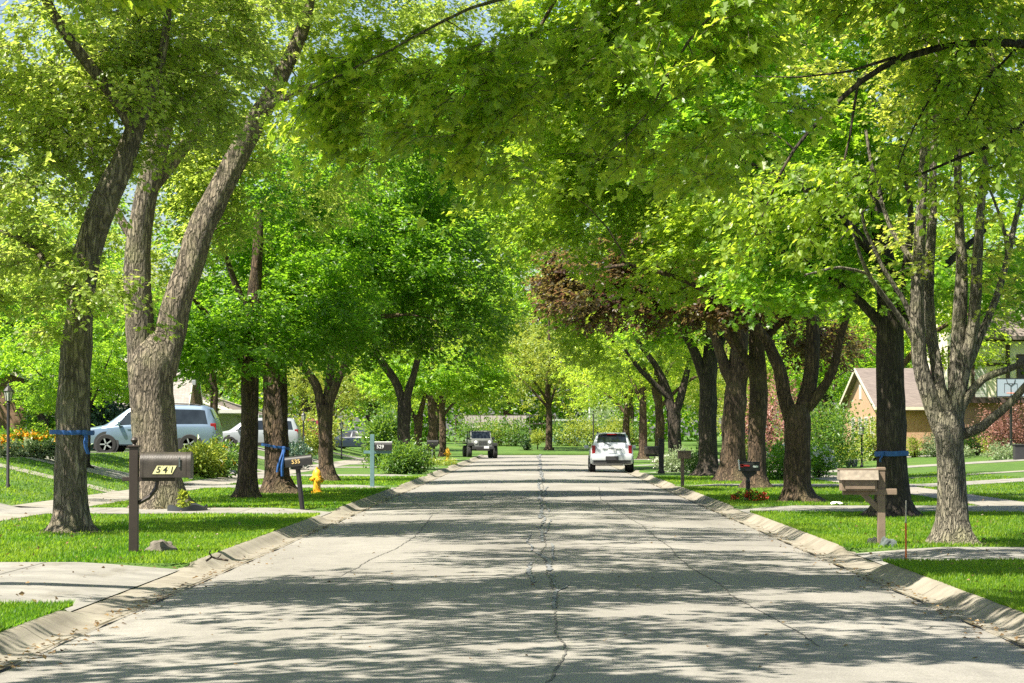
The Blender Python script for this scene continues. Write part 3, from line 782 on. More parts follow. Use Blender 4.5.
T('street_tree', 'dark grey trunk leaning apart in a V behind the round roadside bush', 112,
  [(404, 469, 17), (404, 455, 13), (404, 425, 13), (405, 400, 13)],
  [[0, (404, 408, 9), (395, 380, 8), (382, 362, 8), (368, 338, 7), (352, 300, 5)], [0, (405, 405, 9), (414, 375, 7), (420, 350, 6), (427, 315, 5), (432, 270, 3)]],
  [(400, 310, 80, 60, 3.2), (455, 290, 65, 75, 3.0), (370, 290, 60, 60, 2.6), (450, 200, 90, 80, 3.6), (480, 330, 40, 50, 2.4), (400, 130, 100, 70, 3.6), ((-1.6, 110, 10.2), (3.4, 3.6, 1.9), 26)], 760, 66, .19, 'leaf_light', 'bark_dark', 16, group=G1, zmin=5)

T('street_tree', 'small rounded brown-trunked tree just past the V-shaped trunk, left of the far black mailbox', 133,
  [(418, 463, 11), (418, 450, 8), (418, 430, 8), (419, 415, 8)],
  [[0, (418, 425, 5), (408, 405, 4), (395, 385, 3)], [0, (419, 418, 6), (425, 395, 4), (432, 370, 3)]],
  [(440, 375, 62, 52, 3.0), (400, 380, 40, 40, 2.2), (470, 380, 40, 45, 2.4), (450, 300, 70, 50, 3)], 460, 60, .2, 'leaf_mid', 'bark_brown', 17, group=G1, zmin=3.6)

# ------------------------------------------------------------------ street trees, right row
T('street_tree', 'pale many-stemmed tree with bare rising limbs, nearest trunk right of the road', 37,
  [(953, 541, 32), (952, 520, 28), (951, 480, 27), (950, 450, 29), (949, 430, 32), (948, 412, 24)],
  [[-.2, (943, 432, 19), (930, 395, 17), (919, 360, 15), (915, 315, 14), (917, 270, 13), (920, 200, 10), (923, 110, 7), (925, 20, 5)],
   [.4, (948, 425, 15), (940, 385, 13), (934, 345, 12), (930, 300, 11), (932, 240, 10), (936, 150, 7), (938, 40, 5)],
   [.1, (953, 425, 21), (956, 380, 18), (957, 330, 15), (960, 280, 13), (958, 200, 9), (955, 100, 6), (958, 0, 4)],
   [-.4, (958, 405, 14), (966, 360, 13), (974, 320, 12), (978, 260, 11), (983, 200, 8), (990, 120, 6), (995, 30, 4)],
   [-.8, (955, 436, 11), (972, 431, 10), (990, 419, 9), (1010, 400, 8), (1032, 374, 7), (1070, 330, 5)],
   [-.3, (958, 415, 10), (970, 397, 9), (985, 379, 8), (1005, 371, 7), (1035, 360, 6), (1080, 350, 4)],
   [.6, (966, 370, 9), (980, 338, 8), (996, 300, 7), (1010, 250, 6), (1022, 195, 5), (1040, 120, 4)],
   [-.7, (922, 366, 7), (912, 340, 6), (890, 306, 5.5), (872, 280, 5), (860, 255, 3.5), (850, 220, 2.5)],
   [-.5, (916, 335, 6), (903, 300, 5), (882, 265, 4.5), (868, 230, 3.5), (862, 210, 2.5)],
   [.5, (930, 290, 7), (912, 262, 6), (893, 230, 5), (878, 190, 4), (866, 130, 3)],
   [-1.2, (870, 275, 3.5), (840, 268, 3), (805, 275, 2)], [0, (1008, 255, 4), (1000, 215, 3), (985, 180, 2)]],
  [(940, 30, 150, 110, 2.4), (950, 235, 70, 60, 1.2, 1.2), (1010, 300, 40, 60, 1.0, .8), (1000, 100, 110, 120, 1.8)], 330, 44, .085, 'leaf_yellow', 'bark_pale', 21,
  shape='maple', group=G2, spray=.34, thr=-.02, twig=True, flare=.9, bare=.15)

T('street_tree', 'dark thick trunk wrapped with a flat blue band, behind the tan wooden mailbox', 49,
  [(893, 515, 38), (893, 500, 32), (892, 460, 29), (891, 400, 28), (890, 335, 27), (889, 290, 24), (882, 240, 18), (872, 170, 11)],
  [[-1, (889, 335, 11), (862, 303, 9), (822, 272, 7), (780, 250, 5)], [1, (893, 335, 13), (915, 300, 10), (942, 268, 8), (985, 230, 5)],
   [-2, (890, 320, 10), (905, 270, 8), (910, 210, 6), (900, 140, 4)], [-2, (885, 270, 10), (840, 215, 8), (790, 180, 6), (740, 160, 4)]],
  [(870, 230, 170, 105, 3.8), (790, 285, 95, 62, 2.6, None, -1), (960, 290, 80, 70, 2.4), (850, 120, 180, 90, 3.2), (800, 20, 200, 90, 3.6), (900, -60, 200, 90, 3.6), (700, 120, 90, 80, 2.8)], 900, 70, .135, 'leaf_mid', 'bark_dark', 22,
  shape='maple', group=G2, thr=-.14, zmin=4.2, spray=.5)

T('street_tree', 'brown vase-shaped trunk splitting into three limbs, right of the black mailbox with red flowers', 60,
  [(797, 500, 34), (797, 486, 28), (797, 450, 26), (797, 420, 27), (798, 405, 22)],
  [[-.5, (793, 420, 16), (784, 396, 14), (779, 368, 13), (768, 344, 11), (752, 318, 8), (735, 280, 6), (710, 240, 4)],
   [.5, (800, 415, 17), (808, 385, 15), (812, 355, 14), (812, 318, 12), (808, 268, 9), (800, 200, 6), (790, 130, 4)],
   [-.8, (806, 408, 11), (818, 392, 10), (831, 370, 9), (838, 340, 8), (850, 306, 6), (872, 268, 4)],
   [-2, (770, 345, 8), (725, 305, 6), (680, 280, 5), (630, 265, 3)]],
  [(690, 235, 150, 70, 3.6), (740, 170, 160, 70, 3.4), (640, 200, 110, 65, 2.8, None, -1), (800, 300, 80, 50, 2.4), (640, 90, 160, 90, 3.4), (540, 190, 80, 70, 2.6), (760, 60, 160, 90, 3.4), (650, -20, 170, 80, 3.4), (520, 100, 90, 70, 2.6), (500, 20, 90, 60, 2.6)], 1050, 72, .14, 'leaf_light', 'bark_brown', 23,
  shape='maple', group=G2, thr=-.10, zmin=5.0)

T('street_tree', 'purple-leaved tree with a narrow dark trunk behind the black mailbox with red flowers', 75,
  [(757, 487, 24), (757, 475, 19), (757, 440, 18), (758, 390, 18), (757, 350, 16), (754, 305, 10), (750, 260, 6)],
  [[-1, (757, 375, 9), (736, 342, 7), (712, 302, 5), (680, 285, 3)], [0, (757, 350, 8), (785, 320, 7), (830, 305, 5), (860, 300, 3)], [-1, (755, 320, 8), (700, 270, 6), (640, 265, 5), (590, 270, 3)]],
  [(642, 288, 105, 42, 3.0), (610, 262, 60, 28, 2.2), (735, 290, 85, 42, 2.6), (825, 360, 50, 38, 2.0, None, 1), (595, 280, 45, 34, 1.8)], 560, 74, .155, 'leaf_purple', 'bark_brown', 24, group=G2, thr=-.2, zmin=4.0)

T('street_tree', 'thickest dark trunk right of the road, middle of three tall trunks behind the black mailbox', 86,
  [(733, 480, 31), (733, 468, 25), (733, 440, 23), (735, 400, 22), (738, 368, 19), (741, 330, 15), (745, 270, 9)],
  [[-1, (735, 392, 12), (750, 362, 9), (765, 330, 6)], [0, (734, 385, 13), (720, 350, 10), (705, 305, 7), (690, 250, 5)], [-2, (738, 350, 10), (700, 290, 8), (650, 240, 5)]],
  [(730, 230, 130, 80, 4.0), (660, 200, 110, 90, 3.6), (770, 330, 50, 40, 2.2), (650, 110, 130, 90, 4), (560, 190, 90, 70, 3.2), (730, 150, 120, 80, 4)], 640, 72, .175, 'leaf_light', 'bark_brown', 25, group=G2, zmin=5)

T('street_tree', 'tall grey tree forking high to the left, behind the tan flat-topped mailbox', 97,
  [(708, 475, 26), (708, 464, 21), (708, 430, 19), (708, 400, 18), (709, 368, 16), (712, 330, 12), (716, 280, 7)],
  [[-1, (706, 385, 11), (696, 355, 10), (687, 338, 8), (672, 308, 5), (655, 280, 3)], [1, (709, 370, 9), (722, 340, 7), (735, 300, 4)]],
  [(650, 330, 62, 50, 2.8), (700, 290, 80, 60, 3.2), (610, 320, 50, 45, 2.4, None, -1), (620, 210, 100, 70, 3.8), (540, 250, 60, 60, 2.6), (600, 130, 90, 70, 3.6)], 620, 66, .19, 'leaf_mid', 'bark_dark', 26, group=G2, zmin=5)

T('street_tree', 'dark twin-forked trunk beyond the black square mailbox post, left of the three tall trunks', 116,
  [(675, 466, 17), (675, 455, 14), (674, 425, 13), (674, 408, 13)],
  [[0, (672, 415, 9), (666, 390, 8), (656, 368, 6), (640, 345, 5), (620, 320, 3)], [0, (676, 412, 9), (682, 388, 8), (689, 360, 5), (695, 320, 3)], [-1, (672, 400, 6), (645, 375, 5), (625, 350, 3)]],
  [(630, 350, 60, 50, 3.4), (600, 330, 55, 60, 3.0, None, 2), (670, 340, 50, 45, 2.6), (570, 260, 60, 60, 3.4), (540, 200, 80, 60, 3.6), (640, 250, 60, 60, 3.4)], 560, 62, .2, 'leaf_light', 'bark_dark', 27, group=G2, zmin=4.8)

T('street_tree', 'slender red-brown trunk just behind the parked white car, right of the road', 160,
  [(643, 459, 10), (643, 450, 8), (643, 430, 8), (643, 405, 7), (642, 370, 5)],
  [[0, (643, 405, 5), (632, 380, 4), (618, 360, 3)], [0, (643, 400, 5), (655, 375, 4), (668, 350, 2)]],
  [(640, 360, 60, 52, 3.6), (600, 365, 50, 50, 3.0, None, 6)], 260, 52, .2, 'leaf_light', 'bark_brown', 28, group=G2, zmin=5)

# ------------------------------------------------------------------ trees rooted just outside the view whose limbs hang over the road
def over(name, label, base, limbs, envs, *a, **k): return make_tree(name, label, base, limbs, envs, *a, **k)
Yn = 27.5
def Lp(pts, Y=Yn, r0=.09, r1=.012, dY=0):
    n = len(pts); return [tuple(P(x, y, Y + dY * i / (n - 1))) for i, (x, y) in enumerate(pts)], list(np.linspace(r0, r1, n))
tx = 6.9
over('street_tree', 'large-leaved maple whose boughs hang over the road at top centre', (tx, Yn + 1, .12),
     [([(tx, Yn + 1, 0), (tx, Yn + 1, .3), (tx + .05, Yn + 1, 2.5), (tx - .1, Yn + 1, 4.6), (tx - .3, Yn + 1, 6.5), (tx - .4, Yn + 1, 9)], [.36, .33, .29, .26, .2, .1]),
      Lp([(1140, -10), (1000, -90), (850, -90), (700, -50), (560, -20), (470, 5), (390, 45), (310, 90)], Yn, .05, .006, -.5),
      Lp([(1130, -120), (960, -180), (760, -150), (600, -60), (520, 60), (470, 130)], Yn + 1.2, .055, .006),
      Lp([(850, -90), (760, -20), (690, 40), (650, 110), (600, 160)], Yn - .5, .022, .006),
      Lp([(1120, -200), (900, -260), (650, -230), (450, -150), (350, -50)], Yn - .8, .1, .01)],
     [env(600, 20, 190, 120, Yn, 1.5), env(440, 75, 125, 85, Yn, 1.2), env(560, 130, 130, 70, Yn, 1.0), env(700, 100, 110, 110, Yn + .5, 1.2), env(345, 105, 55, 70, Yn, .8), env(620, -130, 300, 120, Yn + .5, 2.4, 3), env(760, -240, 330, 110, Yn, 3.0, 6)],
     340, 58, .13, 'leaf_light', 'bark_grey', 31, shape='maple', group=G2, spray=.4, thr=-.08, nscale=.6, twig=True, droop=.55, up=.1)
Yr = 33.0; tx = 8.4
over('street_tree', 'fine-leaved tree rooted outside the view whose long thin limb arches in from the upper right', (tx, Yr, .12),
     [([(tx, Yr, 0), (tx, Yr, .3), (tx, Yr, 2.5), (tx - .1, Yr, 5), (tx, Yr, 8), (tx, Yr, 11)], [.3, .27, .23, .2, .14, .06]),
      Lp([(1175, 130), (1100, 60), (1024, 42), (965, 42), (905, 54), (860, 80), (825, 115), (795, 150), (775, 190), (755, 235)], Yr, .07, .008, -.8),
      Lp([(1100, 60), (1040, 110), (1010, 130), (980, 150), (930, 170), (880, 195), (840, 240)], Yr + .8, .04, .006),
      Lp([(905, 54), (850, 70), (800, 75), (745, 76)], Yr - .3, .022, .005), Lp([(860, 80), (850, 140), (835, 190), (800, 240)], Yr - .2, .02, .005),
      Lp([(1150, 0), (1050, -60), (920, -80), (800, -40), (730, 10)], Yr + .5, .06, .008), Lp([(965, 42), (930, 100), (905, 150), (890, 200)], Yr - .1, .018, .004),
      Lp([(1024, 42), (985, 85), (960, 130), (950, 180)], Yr + .3, .02, .004)],
     [env(860, 60, 180, 110, Yr, 1.4), env(960, 110, 110, 90, Yr, 1.2), env(790, 190, 95, 85, Yr - .4, 1.0), env(900, -60, 220, 90, Yr, 1.8), env(950, -170, 260, 110, Yr, 2.6)],
     700, 56, .11, 'leaf_light', 'bark_dark', 32, shape='blade', group=G2, spray=.4, thr=-.05, twig=True, droop=.5, wid=1.25, bare=.1)
tx = -8.0; Yl = 25.0
over('street_tree', 'leafy tree whose lowest boughs reach in along the top left edge of the view', (tx, Yl, .12),
     [([(tx, Yl, 0), (tx, Yl, .3), (tx, Yl, 2.5), (tx - .1, Yl, 5), (tx, Yl, 8), (tx, Yl, 11)], [.34, .3, .26, .22, .15, .06]),
      Lp([(-260, -80), (-150, -140), (0, -150), (150, -120), (260, -40)], Yl, .09, .01), Lp([(-240, -200), (0, -290), (220, -260), (420, -180)], Yl + 1, .09, .01, 1)],
     [env(120, -140, 240, 100, Yl, 2.2), env(300, -210, 220, 100, Yl + 1, 2.4), env(-120, -160, 200, 140, Yl, 2.6), env(60, -60, 130, 50, Yl, 1.2), ((-4.5, 26, 8.2), (3.2, 3.2, 1.3), 3), ((-3, 31, 8.6), (3.2, 3, 1.2), 5)],
     760, 60, .12, 'leaf_light', 'bark_grey', 33, shape='maple', group=G1, spray=.42, thr=-.08, nscale=.35, twig=True, droop=.5)
tx = -7.6; Yl = 14.0
over('street_tree', 'leafy tree left of the near road, seen only by its shade', (tx, Yl, .12),
     [([(tx, Yl, 0), (tx, Yl, .3), (tx, Yl, 2.5), (tx + .2, Yl, 5), (tx + .6, Yl, 8), (tx + 1, Yl, 11)], [.34, .3, .26, .22, .15, .06]),
      ([(tx, Yl, 4.5), (tx + 2, Yl + 2, 6.5), (tx + 5, Yl + 5, 8)], [.13, .09, .02]), ([(tx, Yl, 5), (tx + 3, Yl + .5, 7), (tx + 6, Yl + 2, 8.6)], [.13, .09, .02])],
     [((-4.5, 17, 8.3), (4, 3.5, 1.8), 9), ((-2.5, 21.5, 8.2), (3.5, 2.6, 1.3), 8), ((1.4, 15.5, 8.8), (4, 3.4, 1.3), 9), ((-3.5, 12, 8.6), (4.5, 3, 1.6), 8), ((2, 20, 8.8), (3, 3, 1.2), 5), ((-1, 15, 9), (4.5, 2.6, 1.2), 14), ((-2.5, 12.6, 9), (4.5, 2, 1.2), 10), ((-5, 22, 8.8), (3.5, 3, 1.2), 4)],
     1000, 52, .13, 'leaf_mid', 'bark_grey', 34, shape='maple', group=G1, spray=.45, thr=-.1, nscale=.35)
def clone(o, label, x, y, rz, sc=1.0, z=.12, group=None):
    c = copy_tree(o); c.location = (x, y, z); c.rotation_euler = (0, 0, rz); c.scale = (sc,) * 3; c['label'] = label
    if group: c['group'] = group
    return c

# ------------------------------------------------------------------ prototypes that are copied
def proto(label, H, Rr, lm, bk, seed, ncl, per, ls, name='street_tree', group=None, tr=.28, low=.3):
    limbs = [([(0, 0, -.1), (0, 0, .2), (.1, 0, H * .2), (0, .1, H * .38), (.1, 0, H * .6), (0, 0, H * .85)], [tr * 1.1, tr, tr * .85, tr * .75, tr * .45, .05])]
    r_ = random.Random(seed)
    for k in range(6):
        a = k * 1.047 + r_.uniform(-.3, .3); z = H * r_.uniform(.24, .45); q = r_.uniform(.55, .8) * Rr
        limbs.append(([(0, 0, z), (math.cos(a) * q * .4, math.sin(a) * q * .4, z + H * .13), (math.cos(a) * q, math.sin(a) * q, z + H * r_.uniform(.2, .35))], [tr * .45, tr * .3, .03]))
    envs = [((0, 0, H * .68), (Rr * .75, Rr * .75, H * .33), 1.4)]
    for k in range(5):
        a = k * 1.2566 + r_.uniform(-.4, .4); q = Rr * r_.uniform(.4, .62)
        envs.append(((math.cos(a) * q, math.sin(a) * q, H * r_.uniform(low + .12, .66)), (Rr * .48, Rr * .48, H * .17), .6))
    return make_tree(name, label, (0, 0, 0), limbs, envs, ncl, per, ls, lm, bk, seed, group=group, spray=Rr * .13, thr=-.16, zmin=H * low)
GB = 'trees behind the houses'
pa = proto('dense green tree behind the houses left of the road', 13, 6, 'leaf_mid', 'bark_dark', 41, 330, 60, .22, 'background_tree', GB, low=.14)
pb = proto('pale green tree at the end of the street', 14, 6.5, 'leaf_lime', 'bark_brown', 42, 330, 55, .23, 'background_tree', GB, low=.2)  # light-leaved kind; its paler leaf colour also stands in for distance haze
pc = proto('dark green tree behind the houses right of the road', 15, 6, 'leaf_dark', 'bark_dark', 43, 330, 55, .24, 'background_tree', GB, low=.12)
pa.location = (-21, 108, .3); pb.location = (.9, 214.5, hz(.9, 214.5) - .02); pc.location = (21, 185, .4)
pb['label'] = 'pale green tree standing alone on the far lawn facing down the road'; pb['category'] = 'tree'
pb.rotation_euler = (0, 0, 1.1)
LB = 'dense green tree among the foliage filling the background left of the road'
RB = 'dense green tree among the foliage filling the background right of the road'
FB = 'green tree in the tree line closing the view at the end of the street'
pa['label'] = LB; pc['label'] = RB
i = 0
for x, y, s in [(-15.5, 84, .62), (-19, 150, .95), (-27, 118, 1.0), (-17, 186, 1.0), (-33, 150, 1.15), (-26, 200, 1.1), (-14, 212, .95), (-30, 175, 1.1), (-38, 205, 1.2), (-41, 160, 1.2), (-13.5, 168, .55), (-12.5, 196, .6), (-22, 142, .6), (-30, 134, .9), (-24, 190, .8), (-37, 115, 1.1), (-18, 205, .9), (-16.6, 72, .55), (-13.6, 77, .42), (-25, 104, .75)]:
    clone((pa, pb, pc)[i % 3], LB, x, y, i * 1.7, s, hz(x, y), 'background trees left'); i += 1
for x, y, s in [(14, 190, .85), (18, 200, 1.0), (27, 178, 1.1), (31, 195, 1.2), (36, 172, 1.2), (33, 155, 1.15), (15, 225, 1.0), (25, 225, 1.2), (43, 190, 1.3), (12.5, 168, .55), (11, 205, .6), (19, 172, .8), (38, 150, 1.1), (29, 142, .95), (30, 218, 1.6), (25, 248, 1.7), (19, 238, 1.5), (37, 205, 1.5)]:
    clone((pc, pa, pb)[i % 3], RB, x, y, i * 2.1, s, hz(x, y), 'background trees right'); i += 1
for x, y, s in [(-10, 250, 1.1), (-17, 262, 1.2), (9, 246, 1.0), (17, 262, 1.3), (-4, 335, 1.9), (8, 340, 2.0), (-16, 335, 2.0), (22, 338, 2.1), (34, 300, 1.9), (-28, 305, 1.9), (-40, 290, 1.8), (46, 290, 1.9), (1, 360, 2.2), (-52, 260, 1.7), (56, 260, 1.7), (-9, 360, 2.2)]:
    clone((pb, pa, pb, pc)[i % 4], FB, x, y, i * 1.3, s, hz(x, y), 'tree line past the street end'); i += 1
pa['group'] = 'background trees left'; pc['group'] = 'background trees right'; del pb['group']
# further street trees beyond the hero ones
ps = proto('middle-sized street tree', 11, 5.2, 'leaf_light', 'bark_brown', 44, 300, 62, .17, 'street_tree', None, .26, .3)
ps['label'] = 'leafy street tree in the left row behind the far hydrant'; ps['group'] = G1; ps.location = (-6.3, 150, .12)
clone(ps, 'last street tree of the left row, beside the parked grey off-roader', -6.6, 178, 2, 1.0, .12, G1)
clone(ps, 'far street tree in the right row, two past the white car', 6.6, 140, 1, 1.05, .12, G2)
clone(ps, 'last street tree of the right row by the cross street', 6.4, 184, 4, 1.05, .12, G2)

for k, (x, y, w_, h_) in enumerate([(-34, 330, 22, 13), (-15, 325, 20, 11), (1, 345, 18, 13), (16, 325, 20, 12), (34, 320, 22, 14), (-50, 300, 20, 13), (52, 300, 22, 14)]):
    bush('distant_tree', 'low-crowned green tree massed behind the far buildings', (x, y, .3), w_ / 2, 4.5, h_, 'leaf_mid', 4200, .75, 300 + k, 'low trees massed behind the far buildings', 'tree')

clone(ps, 'tall street-side tree whose crown hides the roof of the half-timbered house', 24.5, 119, 2.5, 1.98, .6, 'background trees right')
clone(ps, 'tall tree shading the front of the tan brick house', 18.6, 134, .6, 1.5, .5, 'background trees right')
# ------------------------------------------------------------------ object materials
simple('paint_brown', (.032, .022, .018), .5, .15, 9); simple('metal_brown', (.042, .034, .028), .45, .4, 7, .25)
simple('tile_cream', (.75, .70, .36), .5, .05); simple('ink', (.02, .02, .02), .5, .05)
simple('black_metal', (.018, .017, .018), .42, .2, 6); simple('black_paint', (.02, .017, .02), .5, .2, 6)
simple('gold_paint', (.7, .5, .2), .5, .1); simple('white_paint', (.75, .76, .76), .5, .05)
simple('teal_wood', (.10, .19, .20), .7, .15, 8); simple('tan_wood', (.22, .16, .115), .75, .18, 7, .2); simple('tan_wood_pale', (.25, .21, .165), .8, .3, 14, .3)
simple('red_plastic', (.5, .03, .03), .4, .1); simple('hydrant_yellow', (.80, .42, .025), .5, .12, 12); simple('orange_plastic', (.75, .16, .02), .5, .1)
simple('blue_ribbon', (.018, .085, .29), .6, .2, 12); simple('rock_grey', (.14, .122, .10), .95, .35, 9, .8); simple('rock_pale', (.45, .40, .33), .95, .25, 9, .6); simple('rock_dark', (.10, .12, .12), .95, .3, 9, .6)
simple('silver_paint', (.19, .26, .34), .28, .04, 2, 0, Metallic=.55); simple('pale_silver_paint', (.26, .29, .31), .25, .03, 2); simple('white_car_paint', (.52, .55, .57), .25, .03, 2); simple('maroon_paint', (.16, .02, .03), .3, .06, 2)
simple('navy_paint', (.02, .03, .05), .25, .06, 2); simple('grey_paint', (.20, .21, .20), .4, .1, 3); simple('tyre', (.018, .018, .018), .85, .2, 12)
simple('alloy', (.45, .46, .48), .35, .08, 4, 0, Metallic=.7); simple('tail_red', (.22, .01, .015), .2, .1); simple('lamp_clear', (.7, .72, .72), .15, .05)
simple('plastic_dark', (.03, .03, .032), .6, .15, 6); simple('glass_lamp', (.55, .55, .5), .25, .1); simple('paper', (.8, .8, .78), .8, .04); simple('plastic_black_edging', (.03, .035, .04), .5, .2)
simple('glass_car', (.016, .022, .028), .05, .3, 3)
simple('board_white', (.30, .36, .42), .3, .04)

# ------------------------------------------------------------------ cars (local: nose along +X, wheels on z = 0)
def car(name, label, cat, loc, rz, st, paint, wheels, wr, glass_side, wind=None, rear=None, group=None, tail=None, extra=None, tyre_w=.23, rails=False, doors=()):
    """st: stations (x, bottom, belt, top, half width at belt, half width at roof)"""
    root = thing(name, label, cat, loc, rz, group); st = sorted(st)
    X = np.array([s[0] for s in st]); A = np.array([s[1:] for s in st])
    def at(x): return [float(np.interp(x, X, A[:, i])) for i in range(5)]
    def sec(x):
        zb, zl, zt, wb, wt = at(x); wt = min(wt, wb - .02); e = zt - zl
        return [(wb * .86, zb), (wb * .975, zb + .05), (wb, zb + (zl - zb) * .45), (wb * .992, zl - .09 * min(1, (zl - zb))), (wb * .962, zl), (wt + .015, zl + e * .86), (wt - .05, zl + e * .975), (wt * .5, zt + .012), (0, zt + .018)]
    xs_ = sorted(set(np.round(np.concatenate([X, np.linspace(X[0], X[-1], 26)]), 3)))
    rows = []
    for x in xs_:
        s = sec(x); rows.append([(x, -y, z) for y, z in s] + [(x, y, z) for y, z in reversed(s[:-1])])
    m = MB(); m.grid(rows)
    for r in (rows[0], rows[-1]): m.face(r)
    m.grid([[r[0], r[-1]] for r in rows])
    bmesh.ops.remove_doubles(m.bm, verts=m.bm.verts, dist=.0005)
    body = m.build('body', paint, root, True)
    for (x0, x1, x0t, x1t) in glass_side:
        for sg in (-1, 1):
            g = MB(); rr = []
            for t in np.linspace(.1, .93, 4):
                row = []
                for u in np.linspace(0, 1, 9):
                    xa, xb = x0 + (x0t - x0) * t, x1 + (x1t - x1) * t; x = xa + (xb - xa) * u
                    s = sec(x); (ya, za), (yb, zb_) = s[4], s[5]
                    row.append((x, sg * (ya + (yb - ya) * t + .009), za + (zb_ - za) * t))
                rr.append(row)
            g.grid(rr).build('window', 'glass_car', root, True)
    def topglass(nm, xa, xb, f, dx):
        g = MB(); rr = []
        for u in np.linspace(0, 1, 6):
            x = xa + (xb - xa) * u; s = sec(x); w = s[6][0] * f; row = []
            for v in np.linspace(-1, 1, 13):
                y = w * v; z = float(np.interp(abs(y), [0, s[7][0], s[6][0], s[5][0]], [s[8][1], s[7][1], s[6][1], s[5][1]]))
                row.append((x + dx, y, z + .012))
            rr.append(row)
        return g.grid(rr).build(nm, 'glass_car', root, True)
    if wind: topglass('windscreen', *wind, .93, .012)
    if rear: topglass('rear_window', *rear, .97, -.014)
    for x in wheels:
        wb = at(x)[3]
        for sg in (-1, 1):
            y = sg * (wb - tyre_w / 2 + .012)
            h = tyre_w / 2
            MB().lathe([(wr + .075, -.004), (wr + .075, .004)], (x, sg * (wb * .985 + .006), wr + .02), 24, 'Y').build('wheel_arch', 'plastic_dark', root)
            w = thing('wheel', None, None, (x, y + sg * .012, wr)); w.parent = root
            MB().lathe([(wr * .6, -h), (wr * .93, -h), (wr, -h * .7), (wr, h * .7), (wr * .93, h), (wr * .6, h)], n=24, axis='Y').build('tyre', 'tyre', w, True)
            rim = MB().lathe([(wr * .62, h * sg * .5), (wr * .60, h * sg * 1.0)] if sg > 0 else [(wr * .60, -h), (wr * .62, -h * .5)], n=24, axis='Y')
            for k in range(5):
                a = k * 1.2566; rim.box((math.cos(a) * wr * .33, sg * (h + .006), math.sin(a) * wr * .33), (wr * .5, .02, wr * .13), Euler((0, -a, 0)))
            rim.build('rim', 'alloy', w)
    if rails:
        for sg in (-1, 1):
            a, b = rails; pts = [(x, sg * (at(x)[4] - .08), at(x)[2] + (.055 if 0 < i < 7 else .0)) for i, x in enumerate(np.linspace(a, b, 8))]
            MB().tube(pts, .017, 6).build('roof_rail', 'plastic_dark', root)
    for x in doors:
        for sg in (-1, 1):
            s = sec(x); d = MB()
            d.grid([[(x - .006, sg * (y + .004), z), (x + .006, sg * (y + .004), z)] for y, z in s[1:5]]).build('door_seam', 'plastic_dark', root)
            MB().box((x + .16, sg * (s[3][0] + .012), s[3][1] - .05), (.16, .03, .03), bev=.008).build('door_handle', paint, root)
    return root, sec, at
def mirrors(root, x, y, z, paint):
    for sg in (-1, 1):
        m = MB().box((x, sg * (y + .12), z), (.12, .2, .15), bev=.035); m.box((x + .02, sg * (y + .0), z - .04), (.05, .1, .04))
        m.build('mirror', paint, root, True)

# white car parked on the right, seen from behind
q = P(612, 473, 111)
suv_st = [(-2.36, .50, .74, .80, .80, .66), (-2.33, .42, .98, 1.03, .90, .72), (-2.27, .36, 1.02, 1.08, .925, .74), (-2.18, .34, 1.04, 1.32, .93, .71), (-2.06, .33, 1.05, 1.60, .935, .665), (-1.9, .33, 1.05, 1.68, .935, .66), (-.6, .32, 1.04, 1.72, .935, .67), (.3, .32, 1.03, 1.70, .935, .66), (.6, .32, 1.02, 1.60, .935, .66),
          (1.15, .32, 1.0, 1.10, .93, .72), (1.3, .32, .99, 1.04, .925, .74), (2.0, .34, .95, .99, .90, .72), (2.26, .40, .86, .9, .84, .66), (2.36, .48, .7, .74, .74, .6)]
ck, sec, at_ = car('parked_car', 'white sport utility car seen from behind, parked at the right kerb with dark rear window', 'car', (q.x, 111 + 2.36, .03), R(90), suv_st, 'white_car_paint', (-1.42, 1.38), .37,
    [(-.75, .9, -.75, .42), (-1.95, -.85, -1.85, -.85)], (.62, 1.12), (-2.19, -2.03), rails=(-1.7, .2), doors=(-.8, .25), tyre_w=.26)
for sg in (-1, 1):
    MB().box((-2.285, sg * .79, 1.0), (.14, .15, .36), bev=.02).build('tail_light', 'tail_red', ck)
MB().box((-2.40, 0, .66), (.16, 1.72, .26), bev=.05).build('rear_bumper', 'white_car_paint', ck, True)
MB().box((-2.36, 0, .46), (.16, 1.62, .15), bev=.03).build('lower_valance', 'plastic_dark', ck)
MB().box((-2.47, 0, .62), (.06, .56, .18), bev=.01).build('hitch_panel', 'plastic_dark', ck)
MB().box((-2.365, 0, .93), (.03, .34, .15), bev=.005).build('number_plate', 'white_paint', ck)
MB().box((-2.36, 0, 1.045), (.03, .8, .025)).build('handle_strip', 'alloy', ck)
MB().box((-2.10, 0, 1.66), (.1, .42, .045), Euler((0, 0, 0))).build('brake_light', 'tail_red', ck)
MB().box((-2.02, 0, 1.705), (.28, 1.2, .03), bev=.008).build('spoiler', 'white_car_paint', ck)
MB().tube([(-2.2, 0, 1.13), (-2.26, .05, 1.18), (-2.2, .38, 1.32)], .012, 5).build('rear_wiper', 'plastic_dark', ck)
MB().box((-2.34, 0, 1.115), (.04, .12, .06), bev=.012).build('wiper_cap', 'white_paint', ck)
MB().tube([(-2.3, -.5, .33), (-2.5, -.5, .31)], .035, 8).build('exhaust', 'alloy', ck)
for sx in (-1.42, 1.38): MB().tube([(sx, -.8, .34), (sx, .8, .34)], .05, 8).build('axle', 'plastic_dark', ck)
mirrors(ck, .8, .93, 1.1, 'white_car_paint')

